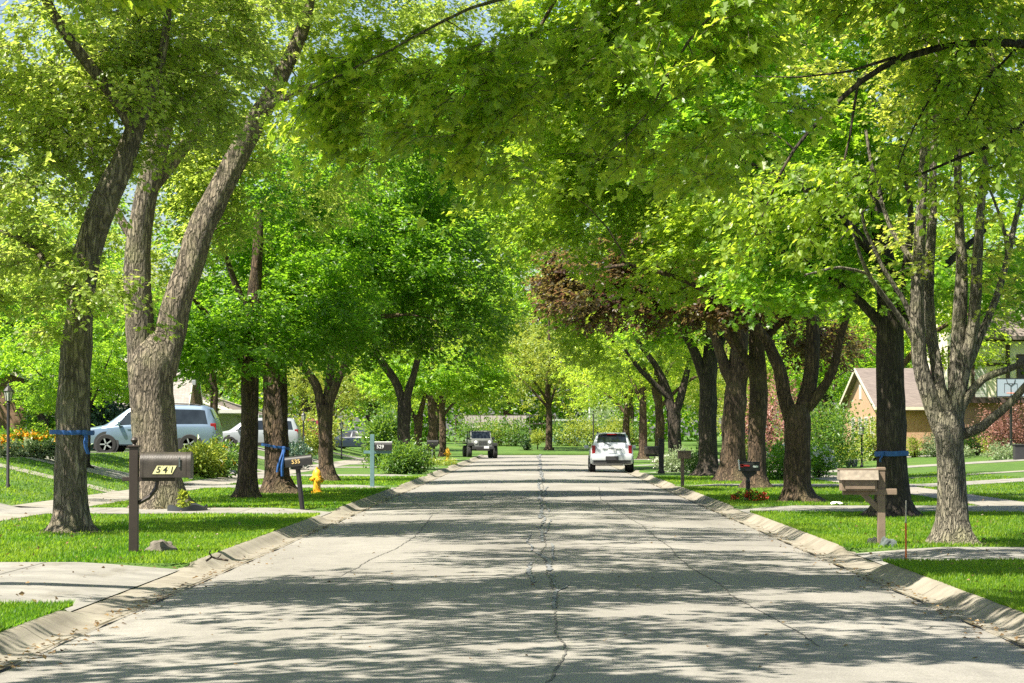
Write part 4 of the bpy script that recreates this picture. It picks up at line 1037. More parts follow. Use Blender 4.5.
van_st = [(-2.42, .5, .8, .86, .82, .7), (-2.38, .40, 1.0, 1.06, .92, .76), (-2.3, .34, 1.04, 1.3, .95, .74), (-2.12, .33, 1.05, 1.66, .955, .70), (-1.9, .33, 1.05, 1.76, .955, .69), (-.5, .32, 1.04, 1.8, .955, .70), (.5, .32, 1.03, 1.76, .955, .69), (.8, .32, 1.02, 1.64, .95, .68),
          (1.45, .32, 1.0, 1.14, .945, .74), (1.6, .33, .99, 1.06, .93, .75), (2.1, .36, .92, .97, .88, .7), (2.36, .42, .8, .85, .8, .62), (2.44, .5, .68, .72, .68, .55)]
qs = P(152, 440, 97.2)
sv, sec, at_ = car('parked_car', 'silver sport utility car parked side-on in the drive behind the massive forked trunk', 'car', (qs.x, 97.2, .93), R(180), van_st, 'silver_paint', (-1.45, 1.48), .37,
    [(.55, 1.32, .55, .72), (-.55, .48, -.55, .48), (-2.1, -.63, -1.95, -.63)], (.86, 1.42), (-2.3, -2.1), rails=(-1.8, .3), doors=(-.6, .5))
for sg in (-1, 1):
    MB().box((-2.28, sg * .86, 1.0), (.2, .13, .26), bev=.02).build('tail_light', 'tail_red', sv)
    MB().box((2.2, sg * .72, .82), (.3, .26, .15), bev=.03).build('headlight', 'lamp_clear', sv)
MB().box((0, -.955, .47), (2.5, .03, .1), bev=.01).build('side_trim', 'plastic_dark', sv)
MB().box((2.36, 0, .5), (.16, 1.5, .16), bev=.03).build('front_bumper', 'plastic_dark', sv)
mirrors(sv, 1.02, .93, 1.12, 'silver_paint'); sv.scale = (1.07, 1.0, 1.04)
sed_st = [(-2.35, .45, .8, .86, .78, .6), (-2.25, .34, .92, .98, .88, .68), (-1.7, .28, .95, 1.06, .9, .66), (-1.1, .26, .95, 1.38, .905, .58), (-.3, .26, .94, 1.46, .905, .6), (.35, .26, .93, 1.40, .905, .59), (1.0, .26, .9, .99, .9, .68), (1.8, .28, .82, .88, .87, .66), (2.25, .36, .7, .74, .8, .56), (2.33, .44, .6, .63, .68, .5)]
qw = P(258, 440, 134.5)
wv, sec, at_ = car('parked_car', 'pale silver car beyond the larger silver one, partly hidden by two dark trunks', 'car', (qw.x, 134.5, .93), R(180), van_st, 'pale_silver_paint', (-1.45, 1.48), .36,
    [(.55, 1.32, .55, .72), (-.55, .48, -.55, .48), (-2.1, -.63, -1.95, -.63)], (.86, 1.42), (-2.3, -2.1), doors=(-.6, .5))
for sg in (-1, 1):
    MB().box((-2.28, sg * .86, 1.0), (.2, .13, .26), bev=.02).build('tail_light', 'tail_red', wv)
    MB().box((2.2, sg * .72, .82), (.3, .26, .15), bev=.03).build('headlight', 'lamp_clear', wv)
mirrors(wv, 1.02, .93, 1.12, 'pale_silver_paint'); wv.scale = (.92, .92, .9)
qm = P(287, 438, 159.5)
mv, sec, at_ = car('parked_car', 'maroon sport utility car in the left drives, its tail beside the dark beribboned trunk', 'car', (qm.x, 159.5, .95), R(180), suv_st, 'maroon_paint', (-1.42, 1.38), .37,
    [(-.75, .9, -.75, .42), (-1.95, -.85, -1.85, -.85)], (.62, 1.12), (-2.19, -2.03), rails=(-1.7, .2), doors=(-.8, .25))
for sg in (-1, 1): MB().box((-2.26, sg * .83, 1.0), (.16, .13, .3), bev=.02).build('tail_light', 'tail_red', mv)
qd = P(354, 440, 206)
dv, sec, at_ = car('parked_car', 'dark blue car far off left of the road, showing above the 529 mailbox', 'car', (qd.x, 215, .17), R(160), sed_st, 'navy_paint', (-1.38, 1.4), .33,
    [(-.1, .82, -.1, .42), (-1.45, -.2, -1.02, -.2)], (.4, .97), (-1.66, -1.14), doors=(-.12,))
dv.location.y = 178; qd = P(354, 440, 178); dv.location.x = qd.x; dv.location.z = hz(qd.x, 178) + .01
# grey open-bodied off-roader facing the camera
qj = P(480, 455, 176)
jp = thing('parked_car', 'grey boxy off-roader with big black tyres facing the camera at the far left kerb', 'car', (qj.x, 176, .04), R(-90 + 8), None)
b = MB(); b.box((.3, 0, .98), (2.6, 1.42, .55), bev=.05); b.box((-1.25, 0, .98), (1.3, 1.52, .62), bev=.04)
b.build('body', 'grey_paint', jp, True)
MB().box((1.0, 0, 1.27), (1.3, 1.26, .14), bev=.04).build('bonnet', 'grey_paint', jp, True)
g = MB().box((1.62, 0, 1.02), (.07, 1.3, .5), bev=.03).build('grille', 'grey_paint', jp)
gs = MB()
for k in range(7): gs.box((1.665, -.27 + k * .09, 1.06), (.02, .045, .3))
gs.build('grille_slots', 'plastic_dark', g)
for sg in (-1, 1):
    MB().lathe([(.02, .03), (.1, .025), (.115, 0), (.115, -.03)][::-1], (1.66, sg * .47, 1.1), 16, 'X').build('headlight', 'lamp_clear', jp, True)
    f = MB().box((1.25, sg * .83, 1.02), (1.0, .36, .07), bev=.02); f.box((1.72, sg * .83, .95), (.08, .36, .2), bev=.02); f.build('front_fender', 'plastic_dark', jp)
    MB().box((-1.3, sg * .85, 1.02), (1.0, .3, .08), bev=.02).build('rear_fender', 'plastic_dark', jp)
    MB().box((.35, sg * .87, 1.36), (.1, .2, .16), bev=.03).build('mirror', 'plastic_dark', jp)
    for x in (1.2, -1.3):
        w = thing('wheel', None, None, (x, sg * .88, .44)); w.parent = jp
        MB().lathe([(.24, -.15), (.40, -.15), (.44, -.11), (.44, .11), (.40, .15), (.24, .15)], n=24, axis='Y').build('tyre', 'tyre', w, True)
        MB().lathe([(.25, -.13), (.25, .13)], n=20, axis='Y').build('rim', 'plastic_dark', w)
ws = MB(); 
for y in (-.68, .68): ws.tube([(.55, y, 1.3), (.32, y * .97, 1.84)], .035, 6)
ws.tube([(.32, -.68, 1.84), (.32, .68, 1.84)], .04, 6); ws.tube([(.55, -.68, 1.32), (.55, .68, 1.32)], .03, 6); ws.build('windscreen_frame', 'grey_paint', jp)
MB().face([(.55, -.65, 1.33), (.55, .65, 1.33), (.34, .63, 1.82), (.34, -.63, 1.82)]).build('windscreen', 'glass_car', jp)
MB().box((-.75, 0, 1.86), (2.1, 1.36, .06), bev=.02).build('soft_top', 'plastic_dark', jp)
rb = MB()
for y in (-.66, .66): rb.tube([(-.3, y, 1.2), (-.3, y, 1.84)], .03, 6); rb.tube([(-1.75, y, 1.2), (-1.7, y, 1.84)], .03, 6)
rb.build('roll_bar', 'plastic_dark', jp)
MB().box((1.86, 0, .72), (.14, 1.5, .2), bev=.03).build('front_bumper', 'plastic_dark', jp)
MB().box((1.94, .22, .76), (.02, .34, .17)).build('number_plate', 'white_paint', jp)
MB().box((0, 0, .62), (3.4, .9, .2)).build('chassis', 'plastic_dark', jp)

# ------------------------------------------------------------------ mailboxes
def arch(w, h, n=10):
    r = w / 2; return [(-r, 0), (r, 0), (r, h - r)] + [(r * math.cos(a), h - r + r * math.sin(a)) for a in np.linspace(0, math.pi, n)[1:-1]] + [(-r, h - r)]
def at_px(px, Y, z=None): return Vector(((px - 538) / F * Y, Y, .12 if z is None else z))
FR = Matrix.Rotation(R(90), 4, 'X')       # text standing up, read from -Y
# 541
Y = 33.8; s = ppm(Y); bx = at_px(134, Y); zz = lambda py: CAM.z - (py - 434) / s - .12
m = thing('mailbox', 'dark brown arched mailbox numbered 541 on a square brown post with ball finial', 'mailbox', bx)
pm = MB().box((0, 0, zz(447) / 2 - .1), (.118, .118, zz(447) + .2), bev=.006); pm.build('post', 'paint_brown', m)
fl = MB().box((0, 0, zz(447) + .012), (.15, .15, .024), bev=.006); fl.lathe([(.035, .02), (.02, .04), (.045, .075), (.05, .095), (.03, .125), (.004, .135)], (0, 0, zz(447)), 12); fl.build('finial', 'paint_brown', m, True)
ax = MB().box(((149 - 134) / s, 0, zz(479)), (.70, .10, .055), bev=.006); ax.build('arm', 'paint_brown', m)
MB().tube([(.31, 0, zz(481)), (.29, 0, zz(489)), (.2, 0, zz(497)), (.06, 0, zz(503))], .028, 8).build('brace', 'paint_brown', m, True)
zb = zz(477.3); bxm = MB().prism(arch(.29, .335, 16), .095, .74, 'X'); box = bxm.build('box', 'metal_brown', m, True); box.location = (0, 0, zb)
d = MB().prism(arch(.305, .347, 16), .74, .765, 'X').build('door', 'metal_brown', m, True); d.location = (0, 0, zb - .006)
MB().box((.785, 0, zb + .25), (.05, .03, .07), bev=.008).build('latch', 'alloy', d); bpy.data.objects[-1] if 0 else None
sm_ = MB()
for xx in (.13, .70): sm_.prism([(u * 1.012, v * 1.006) for u, v in arch(.292, .337, 16)], xx, xx + .008, 'X')
so_ = sm_.build('box_seam', 'paint_brown', box, True)
hg = MB(); hg.tube([(.752, -.1, -.004), (.752, .1, -.004)], .012, 6)
hg.build('hinge', 'alloy', d)
fg = MB(); fg.box((.62, -.156, .2), (.02, .012, .13)); fg.build('flag_arm', 'rock_dark', box)
for i, ch_ in enumerate('541'):
    x = .335 + i * .088; sh = .03
    tl = MB().prism([(x - .042 - sh, zb + .045), (x + .040 - sh, zb + .045), (x + .042 + sh, zb + .155), (x - .040 + sh, zb + .155)], -.151, -.1455, 'Y').build('number_tile', 'tile_cream', m)
    text_mesh('digit', ch_, .115, 'ink', tl, Matrix.Translation((x, -.152, zb + .10)) @ FR, .002, .25)
# 535
Y = 54.4; s = ppm(Y); bx = at_px(302.5, Y)
m = thing('mailbox', 'black slanting mailbox with gold 535 on a leaning black post, by the nearer hydrant', 'mailbox', bx)
m.rotation_euler = (0, R(-6.5), 0)
MB().tube([(0, 0, -.1), (0, 0, .86)], .052, 10).build('post', 'black_paint', m)
MB().box((0, 0, .87), (.2, .16, .06), bev=.01).build('bracket', 'black_paint', m)
MB().prism(arch(.2, .225, 12), -.25, .3, 'X').build('box', 'black_metal', m, True).location = (0, 0, .9)
MB().prism(arch(.21, .232, 12), .3, .315, 'X').build('door', 'black_metal', m, True).location = (0, 0, .897)
text_mesh('number', '535', .125, 'gold_paint', m, Matrix.Translation((-.02, -.104, 1.0)) @ FR, .002)
# 529
Y = 78.0; s = ppm(Y); bx = at_px(372.3, Y)
m = thing('mailbox', 'black mailbox with white 529 on a teal cross-shaped wooden post', 'mailbox', bx)
MB().box((0, 0, .72), (.125, .12, 1.7), bev=.008).build('post', 'teal_wood', m)
MB().box((.16, 0, 1.03), (.84, .10, .09), bev=.006).build('arm', 'teal_wood', m)
MB().prism(arch(.2, .25, 10), .075, .60, 'X').build('box', 'black_metal', m, True).location = (0, 0, 1.08)
MB().box((.34, 0, 1.335), (.54, .13, .03), bev=.006).build('lid_strip', 'white_paint', m)
text_mesh('number', '529', .15, 'white_paint', m, Matrix.Translation((.25, -.104, 1.19)) @ FR, .002)
# far black one
Y = 140.0; bx = at_px(432.5, Y)
m = thing('mailbox', 'far black mailbox on a thin grey post between the roadside bush and the far hydrant', 'mailbox', bx)
MB().tube([(0, 0, -.1), (0, 0, .95)], .055, 8).build('post', 'rock_dark', m)
MB().prism(arch(.24, .3, 8), -.3, .32, 'X').build('box', 'black_metal', m, True).location = (0, 0, .95)
MB().box((0, 0, .92), (.5, .2, .06)).build('shelf', 'black_paint', m)
# tan wooden one
Y = 36.4; s = ppm(Y); bx = at_px(880, Y); zz = lambda py: CAM.z - (py - 434) / s - .12
m = thing('mailbox', 'tan wooden mailbox with weathered flat-topped roof on a tan post with cross arm', 'mailbox', bx)
pp = MB().box((0, 0, zz(467) / 2 - .1), (.108, .108, zz(467) + .2), bev=.006); pp.box((0, 0, zz(469)), (.124, .124, .04), bev=.008); pp.build('post', 'tan_wood', m)
MB().box(((868.5 - 880) / s, -.004, zz(491.5)), (.76, .13, .085), bev=.006).build('arm', 'tan_wood', m)
MB().box((-.155, 0, zz(500.5)), (.34, .07, .075), Euler((0, R(45), 0)), bev=.004).build('brace', 'tan_wood', m)
MB().box((-.325, 0, zz(484)), (.50, .32, .18), bev=.004).build('box', 'tan_wood', m)
fp = MB().box((-.315, -.168, zz(484)), (.42, .02, .135), bev=.004).build('side_panel', 'tan_wood', m)
r_ = MB().prism([(-.21, zz(479.5)), (.21, zz(479.5)), (.14, zz(470)), (-.14, zz(470))], -.60, -.057, 'X').build('roof', 'tan_wood_pale', m)
MB().box((-.33, 0, zz(470) + .012), (.56, .26, .02)).build('roof_cap', 'tan_wood', r_)
# black one with flowers
Y = 60.0; bx = at_px(747.5, Y)
m = thing('mailbox', 'black mailbox with raised red flag on a turned black post standing in red flowers', 'mailbox', bx)
MB().lathe([(.075, -.1), (.075, .12), (.05, .15), (.05, .45), (.058, .47), (.045, .5), (.04, .66), (.06, .68)], (0, 0, 0), 12).build('post', 'black_paint', m, True)
MB().prism([(-.17, .72), (.2, .72), (.2, .66), (.05, .56), (-.05, .56)], -.05, .05, 'Y').build('bracket', 'black_paint', m)
MB().prism(arch(.18, .2, 10), -.2, .27, 'X').build('box', 'black_metal', m, True).location = (0, 0, .735)
MB().box((.02, 0, .725), (.5, .2, .02)).build('shelf', 'black_paint', m)
MB().box((-.21, -.01, .86), (.018, .2, .25), Euler((0, R(-6), 0)), bev=.004).build('door', 'white_paint', m)
f = MB().box((-.07, -.105, .845), (.2, .012, .035), Euler((0, R(4), 0))); f.box((-.15, -.105, .84), (.07, .012, .07)); f.build('flag', 'red_plastic', m)
MB().box((.17, -.095, .82), (.12, .012, .045)).build('number_plate', 'white_paint', m)
# tan flat-topped far one
Y = 79.0; bx = at_px(682.2, Y)
m = thing('mailbox', 'tan flat-topped mailbox on a plain wooden post, in front of the tall grey trunk', 'mailbox', bx)
MB().box((0, 0, .45), (.10, .10, 1.1), bev=.005).build('post', 'tan_wood', m)
MB().box((.06, 0, .93), (.40, .3, .22), bev=.008).build('box', 'tan_wood', m)
MB().box((.06, 0, 1.055), (.47, .36, .035), bev=.006).build('roof', 'tan_wood_pale', m)
# square black post
Y = 102.0; bx = at_px(661, Y)
m = thing('mailbox', 'brown mailbox hung on a thick square black post beside the white sport utility car', 'mailbox', bx)
po = MB().box((0, 0, .62), (.2, .2, 1.5), bev=.008); po.box((0, 0, 1.37), (.25, .25, .06), bev=.01); po.box((0, 0, .06), (.27, .27, .12), bev=.01); po.build('post', 'black_paint', m)
MB().prism(arch(.24, .32, 10), -.66, -.105, 'X').build('box', 'metal_brown', m, True).location = (0, 0, .78)
MB().box((-.36, 0, .73), (.5, .16, .09)).build('bracket', 'black_paint', m)

# ------------------------------------------------------------------ hydrants
def hydrant(label, loc, rz):
    h = thing('fire_hydrant', label, 'hydrant', loc, rz, 'yellow hydrants along the left kerb')
    MB().lathe([(.15, -.05), (.15, .03), (.155, .04), (.155, .06), (.1, .065), (.098, .4), (.13, .41), (.13, .45), (.12, .46), (.115, .53), (.095, .59), (.06, .635), (.03, .65), (.03, .70), (.004, .705)], (0, 0, 0), 18).build('barrel', 'hydrant_yellow', h, True)
    c = MB().lathe([(.075, -.03), (.075, .05), (.06, .055), (.06, .075), (.02, .08), (.02, .11)], (.09, 0, .36), 14, 'X'); c.build('outlet', 'hydrant_yellow', h, True)
    c = MB().lathe([(.02, -.11), (.02, -.08), (.05, -.075), (.055, -.03), (.055, .03)], (-.09, 0, .38), 14, 'X'); c.build('outlet', 'hydrant_yellow', h, True)
    c = MB().lathe([(.02, -.12), (.02, -.1), (.07, -.09), (.075, .0)], (0, -.09, .36), 14, 'Y'); c.build('pumper_outlet', 'hydrant_yellow', h, True)
    b_ = MB()
    for k in range(8):
        a = k * .785; b_.lathe([(.014, 0), (.014, .03)], (math.cos(a) * .117, math.sin(a) * .117, .445), 6)
    b_.build('bonnet_bolts', 'hydrant_yellow', h); return h
hydrant('yellow-orange hydrant on the grass between the slanting 535 mailbox and the tan vase-shaped trunk', at_px(317, 68), .35)
hydrant('small far yellow hydrant at the kerb beyond the far black mailbox', at_px(447.5, 150), .2).scale = (1.15,) * 3

# ------------------------------------------------------------------ ribbons on trunks
def ribbon(label, px, py, wpx, Y, hpx, knot, tilt=0, tails=()):
    c = P(px, py, Y); r = wpx / 2 / ppm(Y) * 1.16; h = hpx / ppm(Y) / 2
    root = thing('ribbon', label, 'ribbon', c, 0, 'blue ribbons tied round street trees')
    rows = []
    for a in np.linspace(0, 6.28318, 37):
        x, y = r * math.cos(a), r * math.sin(a); dz = math.tan(tilt) * x; w = .004 * math.sin(a * 5)
        rows.append([(x * 1.004, y * 1.004, dz - h + w), (x * 1.02, y * 1.02, dz + w), (x * 1.004, y * 1.004, dz + h + w)])
    MB().grid(rows).build('band', 'blue_ribbon', root, True)
    if tails:
        kx = (knot - px) / ppm(Y); ky = -math.sqrt(max(0, r * r - kx * kx)) - .03; kz = math.tan(tilt) * kx
        MB().box((kx, ky, kz), (.09, .07, .09), bev=.025).build('knot', 'blue_ribbon', root, True)
        for (tx_, ty_, w) in tails:
            dx, dz = (tx_ - knot) / ppm(Y), -(ty_ - py) / ppm(Y); rows = []
            for t in np.linspace(0, 1, 9):
                x = kx + dx * t + .012 * math.sin(t * 7); y = ky - .02 - .05 * math.sin(t * 2.5); z = kz + (dz - kz) * t; ww = w / ppm(Y) / 2
                rows.append([(x - ww, y + .012, z), (x, y - .01, z), (x + ww, y + .012, z)])
            MB().grid(rows).build('tail', 'blue_ribbon', root, True)
ribbon('blue ribbon tied on the leaning nearest left trunk, one short tail at its right edge', 72, 432.5, 38, 41.3, 4.5, 88, R(-1), [(91.5, 454, 4), (90, 448, 3)])
ribbon('blue ribbon with two long tails on the dark trunk beside the slanting mailbox', 275.8, 446.5, 24.5, 68, 2.6, 285, R(-9), [(278.5, 472, 3), (283.5, 476, 3), (286, 460, 2)])
ribbon('flat dark blue band round the thick trunk behind the tan wooden mailbox', 891.5, 453.5, 29, 49, 5, 880, R(1), [(878, 462, 2)])

# ------------------------------------------------------------------ lamps, hoop, poles, stake
def lamp(label, px, Y, top, z0=.13, k=1.0):
    l = thing('lamp_post', label, 'lamp', at_px(px, Y, z0), 0, 'post lamps in the front lawns')
    H = top - z0 - .5 * k
    MB().lathe([(.07 * k, -.1), (.07 * k, .1), (.042 * k, .14), (.042 * k, H - .05), (.06 * k, H - .03), (.04 * k, H)], (0, 0, 0), 12).build('post', 'black_paint', l, True)
    g = MB().lathe([(.07 * k, H + .03 * k), (.115 * k, H + .27 * k)], (0, 0, 0), 8).build('lantern_glass', 'glass_lamp', l)
    c = MB().lathe([(.13 * k, H + .275 * k), (.14 * k, H + .29 * k), (.07 * k, H + .38 * k), (.03 * k, H + .42 * k), (.025 * k, H + .46 * k), (.004, H + .5 * k)], (0, 0, 0), 8); c.build('lantern_cap', 'black_metal', l)
    f = MB().lathe([(.03 * k, H), (.085 * k, H + .025 * k)], (0, 0, 0), 8)
    for i in range(6):
        a = i * 1.047; f.tube([(.074 * k * math.cos(a), .074 * k * math.sin(a), H + .03 * k), (.12 * k * math.cos(a), .12 * k * math.sin(a), H + .275 * k)], .009 * k, 4)
    f.build('lantern_frame', 'black_metal', l); return l
lamp('black post lamp with glass lantern at the left edge, in front of the golden flowers', 7.5, 60, 2.9, .40, .9)
lamp('thin dark post lamp between the beribboned dark trunk and the vase-shaped trunk', 303.5, 128, 2.85, .28)
lamp('thin dark post lamp right of the vase-shaped trunk, near the far dark blue car', 341.5, 150, 2.5, .23)
lamp('black post lamp in the right lawn, left of the blue-banded trunk', 861, 112, 2.15, .24)

hp = thing('basketball_hoop', 'basketball hoop with pale backboard and black frame in front of the half-timbered house', 'basketball hoop', at_px(1011, 112, .5))
MB().tube([(0, .3, -.1), (0, .3, 2.2), (0, .12, 3.0), (0, .06, 3.1)], .06, 8).build('pole', 'black_metal', hp, True)
bb = MB().box((-.05, 0, 3.23), (1.22, .03, .76), bev=.006).build('backboard', 'board_white', hp)
fr = MB(); 
for x in (-.66, .56): fr.box((x, 0, 3.23), (.03, .05, .82))
for z in (2.835, 3.625): fr.box((-.05, 0, z), (1.25, .05, .03))
fr.tube([(-.05, -.022, 2.86), (-.05, -.022, 3.3), (-.2, -.022, 3.42), (-.24, -.022, 3.58)], .016, 5); fr.tube([(-.05, -.022, 3.3), (.1, -.022, 3.42), (.14, -.022, 3.58)], .016, 5)
for q_ in (-.33, .23): fr.tube([(q_, -.02, 3.0), (q_, -.02, 3.4)], .008, 4)
fr.tube([(-.33, -.02, 3.4), (.23, -.02, 3.4)], .008, 4)
fr.build('backboard_frame', 'black_metal', bb)
MB().tube([(-.05 + .23 * math.cos(a), -.28 + .23 * math.sin(a), 2.98) for a in np.linspace(0, 6.2832, 20)], .012, 5).build('rim', 'orange_plastic', hp)

Y = 31.7; st_ = thing('marker_stake', 'thin orange marker stake with a pale top at the edge of the near right drive', 'stake', at_px(904.5, Y))
MB().tube([(0, 0, -.1), (0, 0, .48)], .012, 6).build('shaft', 'orange_plastic', st_)
MB().tube([(0, 0, .48), (.004, 0, .76)], .009, 6).build('tip', 'rock_pale', st_)
sp = thing('sign_pole', 'thin dark pole rising behind the left side of the white sport utility car', 'pole', at_px(593.3, 194, .12))
MB().tube([(0, 0, -.1), (0, 0, 3.1)], .05, 8).build('shaft', 'plastic_dark', sp); MB().box((0, -.06, 2.85), (.06, .03, .5)).build('sign_plate', 'plastic_dark', sp)
wl = thing('light_pole', 'tall white pole with short crosspiece beyond the far hedge', 'pole', at_px(589.5, 285, .3))
MB().tube([(0, 0, -.2), (0, 0, 4.7)], .09, 8).build('shaft', 'white_paint', wl); MB().box((.1, 0, 4.72), (.6, .3, .16), bev=.03).build('head', 'white_paint', wl)
ub = thing('utility_box', 'black boxy cabinet among the shrubs at the right edge', 'cabinet', at_px(1019, 108, .62))
MB().box((0, 0, .3), (.55, .5, .62), bev=.02).build('housing', 'plastic_dark', ub); MB().box((0, -.01, .63), (.6, .55, .05), bev=.015).build('lid', 'plastic_dark', ub)
for px_, lab, k in ((847.5, 'left one of two small dark stone pots on the right lawn near the lamp post', 1), (853.5, 'right one of two small dark stone pots on the right lawn, nearest the lamp post', 1.1)):
    pl = thing('planter', lab, 'planter', at_px(px_, 114, .24))
    MB().lathe([(.10 * k, 0), (.13 * k, .12), (.15 * k, .28 * k), (.14 * k, .29 * k)], (0, 0, 0), 12).build('pot', 'rock_dark', pl, True)
    MB().lathe([(.137 * k, .20), (.137 * k, .262)], (0, 0, 0), 12).build('soil', 'soil', pl)

# ------------------------------------------------------------------ rocks, litter
def rock(label, loc, dims, m, seed, group=None):
    bm = bmesh.new(); bmesh.ops.create_icosphere(bm, subdivisions=3, radius=1)
    for v in bm.verts:
        n = noise.noise(v.co * 1.3 + Vector((seed, 0, 0))) * .45 + noise.noise(v.co * 3.6 + Vector((seed, 4, 0))) * .18
        v.co = v.co * (1 + n); v.co = Vector((v.co.x * dims[0] / 2, v.co.y * dims[1] / 2, max(-.25, v.co.z) * dims[2] * .8))
    me = bpy.data.meshes.new('rock'); bm.to_mesh(me); bm.free(); me.materials.append(MT[m])
    o = link(bpy.data.objects.new('rock', me)); o.location = loc; return tag(o, label, 'rock', group)
rock('rough grey-brown rock on the grass at the foot of the 541 mailbox', at_px(160, 34.3), (.40, .34, .24), 'rock_grey', 2)
rock('pale rounded stone left of the tan wooden mailbox post', at_px(871, 36.6), (.19, .17, .13), 'rock_pale', 5)
rock('dark grey-green stone against the foot of the tan wooden mailbox post', at_px(885.5, 36.0), (.26, .2, .17), 'rock_dark', 9)
ed = MB(); cx = at_px(186, 52.6); pts = [(cx.x + .42 * math.cos(a), cx.y + .75 * math.sin(a), .12) for a in np.linspace(-2.4, 1.9, 24)]
ed.grid([[(x, y, .10), (x, y, .235 + .03 * math.sin(i))] for i, (x, y, z) in enumerate(pts)]); ed.grid([[(x * 1.0 + .012, y + .012, .10), (x + .012, y + .012, .235 + .03 * math.sin(i))] for i, (x, y, z) in enumerate(pts)])
tag(ed.build('bed_edging', 'plastic_black_edging', None, True), 'curved black plastic edging loose at the foot of the massive forked trunk', 'edging')
tw = MB(); tq = Vector(((216 - 538) / F * 32.0, 32.0, .115))
tw.tube([tq + Vector(v) for v in ((-.12, 0, .0), (-.05, .02, .05), (.02, 0, .03), (.16, -.03, .01))], .014, 5); tw.tube([tq + Vector(v) for v in ((-.05, .02, .05), (-.08, .0, .1), (-.06, -.04, .13))], .01, 5); tw.tube([tq + Vector(v) for v in ((.02, 0, .03), (.06, .05, .08))], .009, 5)
tag(tw.build('twig', 'bark_dark', None), 'small dark broken twig lying on the left kerb near the 541 mailbox', 'twig')
pw = MB(); pr = random.Random(4); pc_ = Vector(((839 - 538) / F * 56.4, 56.5, .13))
pw.grid([[pc_ + Vector((-.18 + i * .06 + pr.uniform(-.02, .02), -.08 + j * .05, .02 + pr.uniform(0, .07))) for j in range(5)] for i in range(7)])
tag(pw.build('paper', 'paper', None), 'crumpled white paper lying by the drive in front of the vase-shaped right trunk', 'litter')
def litter():
    rng = np.random.default_rng(8); n = 900
    sd_ = np.where(rng.random(n) < .5, -1, 1); y = 1 / (1 / 18 + rng.random(n) * (1 / 90 - 1 / 18))
    x = sd_ * (3.95 - np.abs(rng.normal(0, .16, n)) ); far = rng.random(n) < .16; x = np.where(far, rng.uniform(-3.8, 3.8, n), x)
    x = np.clip(x, -4.05, 4.05)
    z = np.where(np.abs(x) < 3.8, np.array([crown(v) for v in x]) + .012, .05)
    Cn = np.stack([x, y, z], 1); D = np.stack([rng.normal(size=n), rng.normal(size=n), rng.normal(0, .15, n)], 1)
    N = np.stack([rng.normal(0, .3, n), rng.normal(0, .3, n), np.ones(n)], 1)
    o = leaves_mesh('leaf_litter', Cn, D, N, rng.uniform(.025, .06, n), 'leaf_dry', None, rng, 'quad', None, .7)
    tag(o, 'dry brown leaf scraps scattered along the gutters', 'leaves', None, 'stuff')
litter()
def lawn_litter():
    rng = np.random.default_rng(18); n = 1500
    s = np.where(rng.random(n) < .5, -1, 1); y = 1 / (1 / 20 + rng.random(n) * (1 / 80 - 1 / 20)); x = s * rng.uniform(4.4, 13, n)
    z = np.array([hz(p, q) for p, q in zip(x, y)]) + rng.uniform(.03, .055, n)
    o = leaves_mesh('lawn_litter', np.stack([x, y, z], 1), rng.normal(size=(n, 3)) * np.array((1, 1, .3)), rng.normal(0, .5, (n, 3)) + np.array((0, 0, 1.)), rng.uniform(.03, .07, n), 'leaf_dry', None, rng, 'quad', None, .7)
    tag(o, 'scattered dry leaves fallen on the front lawns', 'leaves', None, 'stuff')
lawn_litter()

# ------------------------------------------------------------------ shrubs and flowers
def B(name, label, px, Y, w, h, lm, n, ls, seed, group=None, z=None, **k):
    p = at_px(px, Y, hz((px - 538) / F * Y, Y) if z is None else z)
    return bush(name, label, p, w / 2, w / 2 * k.pop('dep', 1), h, lm, n, ls, seed, group, **k)
B('shrub', 'round leafy green bush at the left kerb beyond the 529 mailbox', 405, 101, 1.85, 1.15, 'leaf_shrub', 5200, .12, 1)
B('shrub', 'pale green young tree-like shrub above the 529 mailbox', 386, 118, 2.1, 2.6, 'leaf_shrub', 5200, .16, 2)
B('flower_bed', 'bank of golden yellow flowers behind the left lamp post', 38, 81, 2.5, .72, 'leaf_shrub', 4200, .12, 3, cat='flower bed', flowers=('petal_gold', 420, .12), dep=.35)
B('flower_bed', 'low tan and green ground plants in front of the golden flowers', 30, 76, 2.7, .42, 'leaf_pale', 2600, .12, 4, cat='flower bed', dep=.2, stem=False)
B('shrub', 'dark green shrub left of the golden flowers at the left edge', 4, 83, 1.3, .8, 'leaf_dark', 1600, .12, 5)
B('shrub', 'bright green grassy clump right of the 541 mailbox, in front of the silver car', 200, 88, 1.5, .95, 'leaf_lime', 2000, .2, 6, shape='blade')
B('shrub', 'yellow-flecked green bush at the tail of the silver car', 224, 90, 1.5, 1.35, 'leaf_shrub', 2200, .12, 7, flowers=('petal_gold', 40, .07))
B('shrub', 'blue-green shrub right of the dark trunk with the hanging ribbon', 297, 112, 1.3, 1.1, 'needle_blue', 1400, .12, 8)
B('shrub', 'small green sprouting tuft at the foot of the massive forked trunk', 184, 52.9, .34, .36, 'leaf_lime', 160, .12, 9, stem=False)
B('conifer', 'small layered blue-green evergreen in front of the brown brick house', 105, 112, 2.6, 4.6, 'needle_blue', 5000, .22, 10, cat='evergreen')
B('shrub', 'tall dark green hedge-like shrub in front of the shaded brick house', 48, 122, 2.4, 3.4, 'leaf_dark', 3600, .16, 42)
B('shrub', 'lime green shrub between the lamp post and the vase-shaped trunk, left lawn', 300, 138, 2.4, 1.9, 'leaf_lime', 2400, .16, 43)
B('shrub', 'broad yellow-green shrub far behind the vase-shaped left trunk', 316, 160, 3.0, 2.0, 'leaf_lime', 2600, .18, 44)
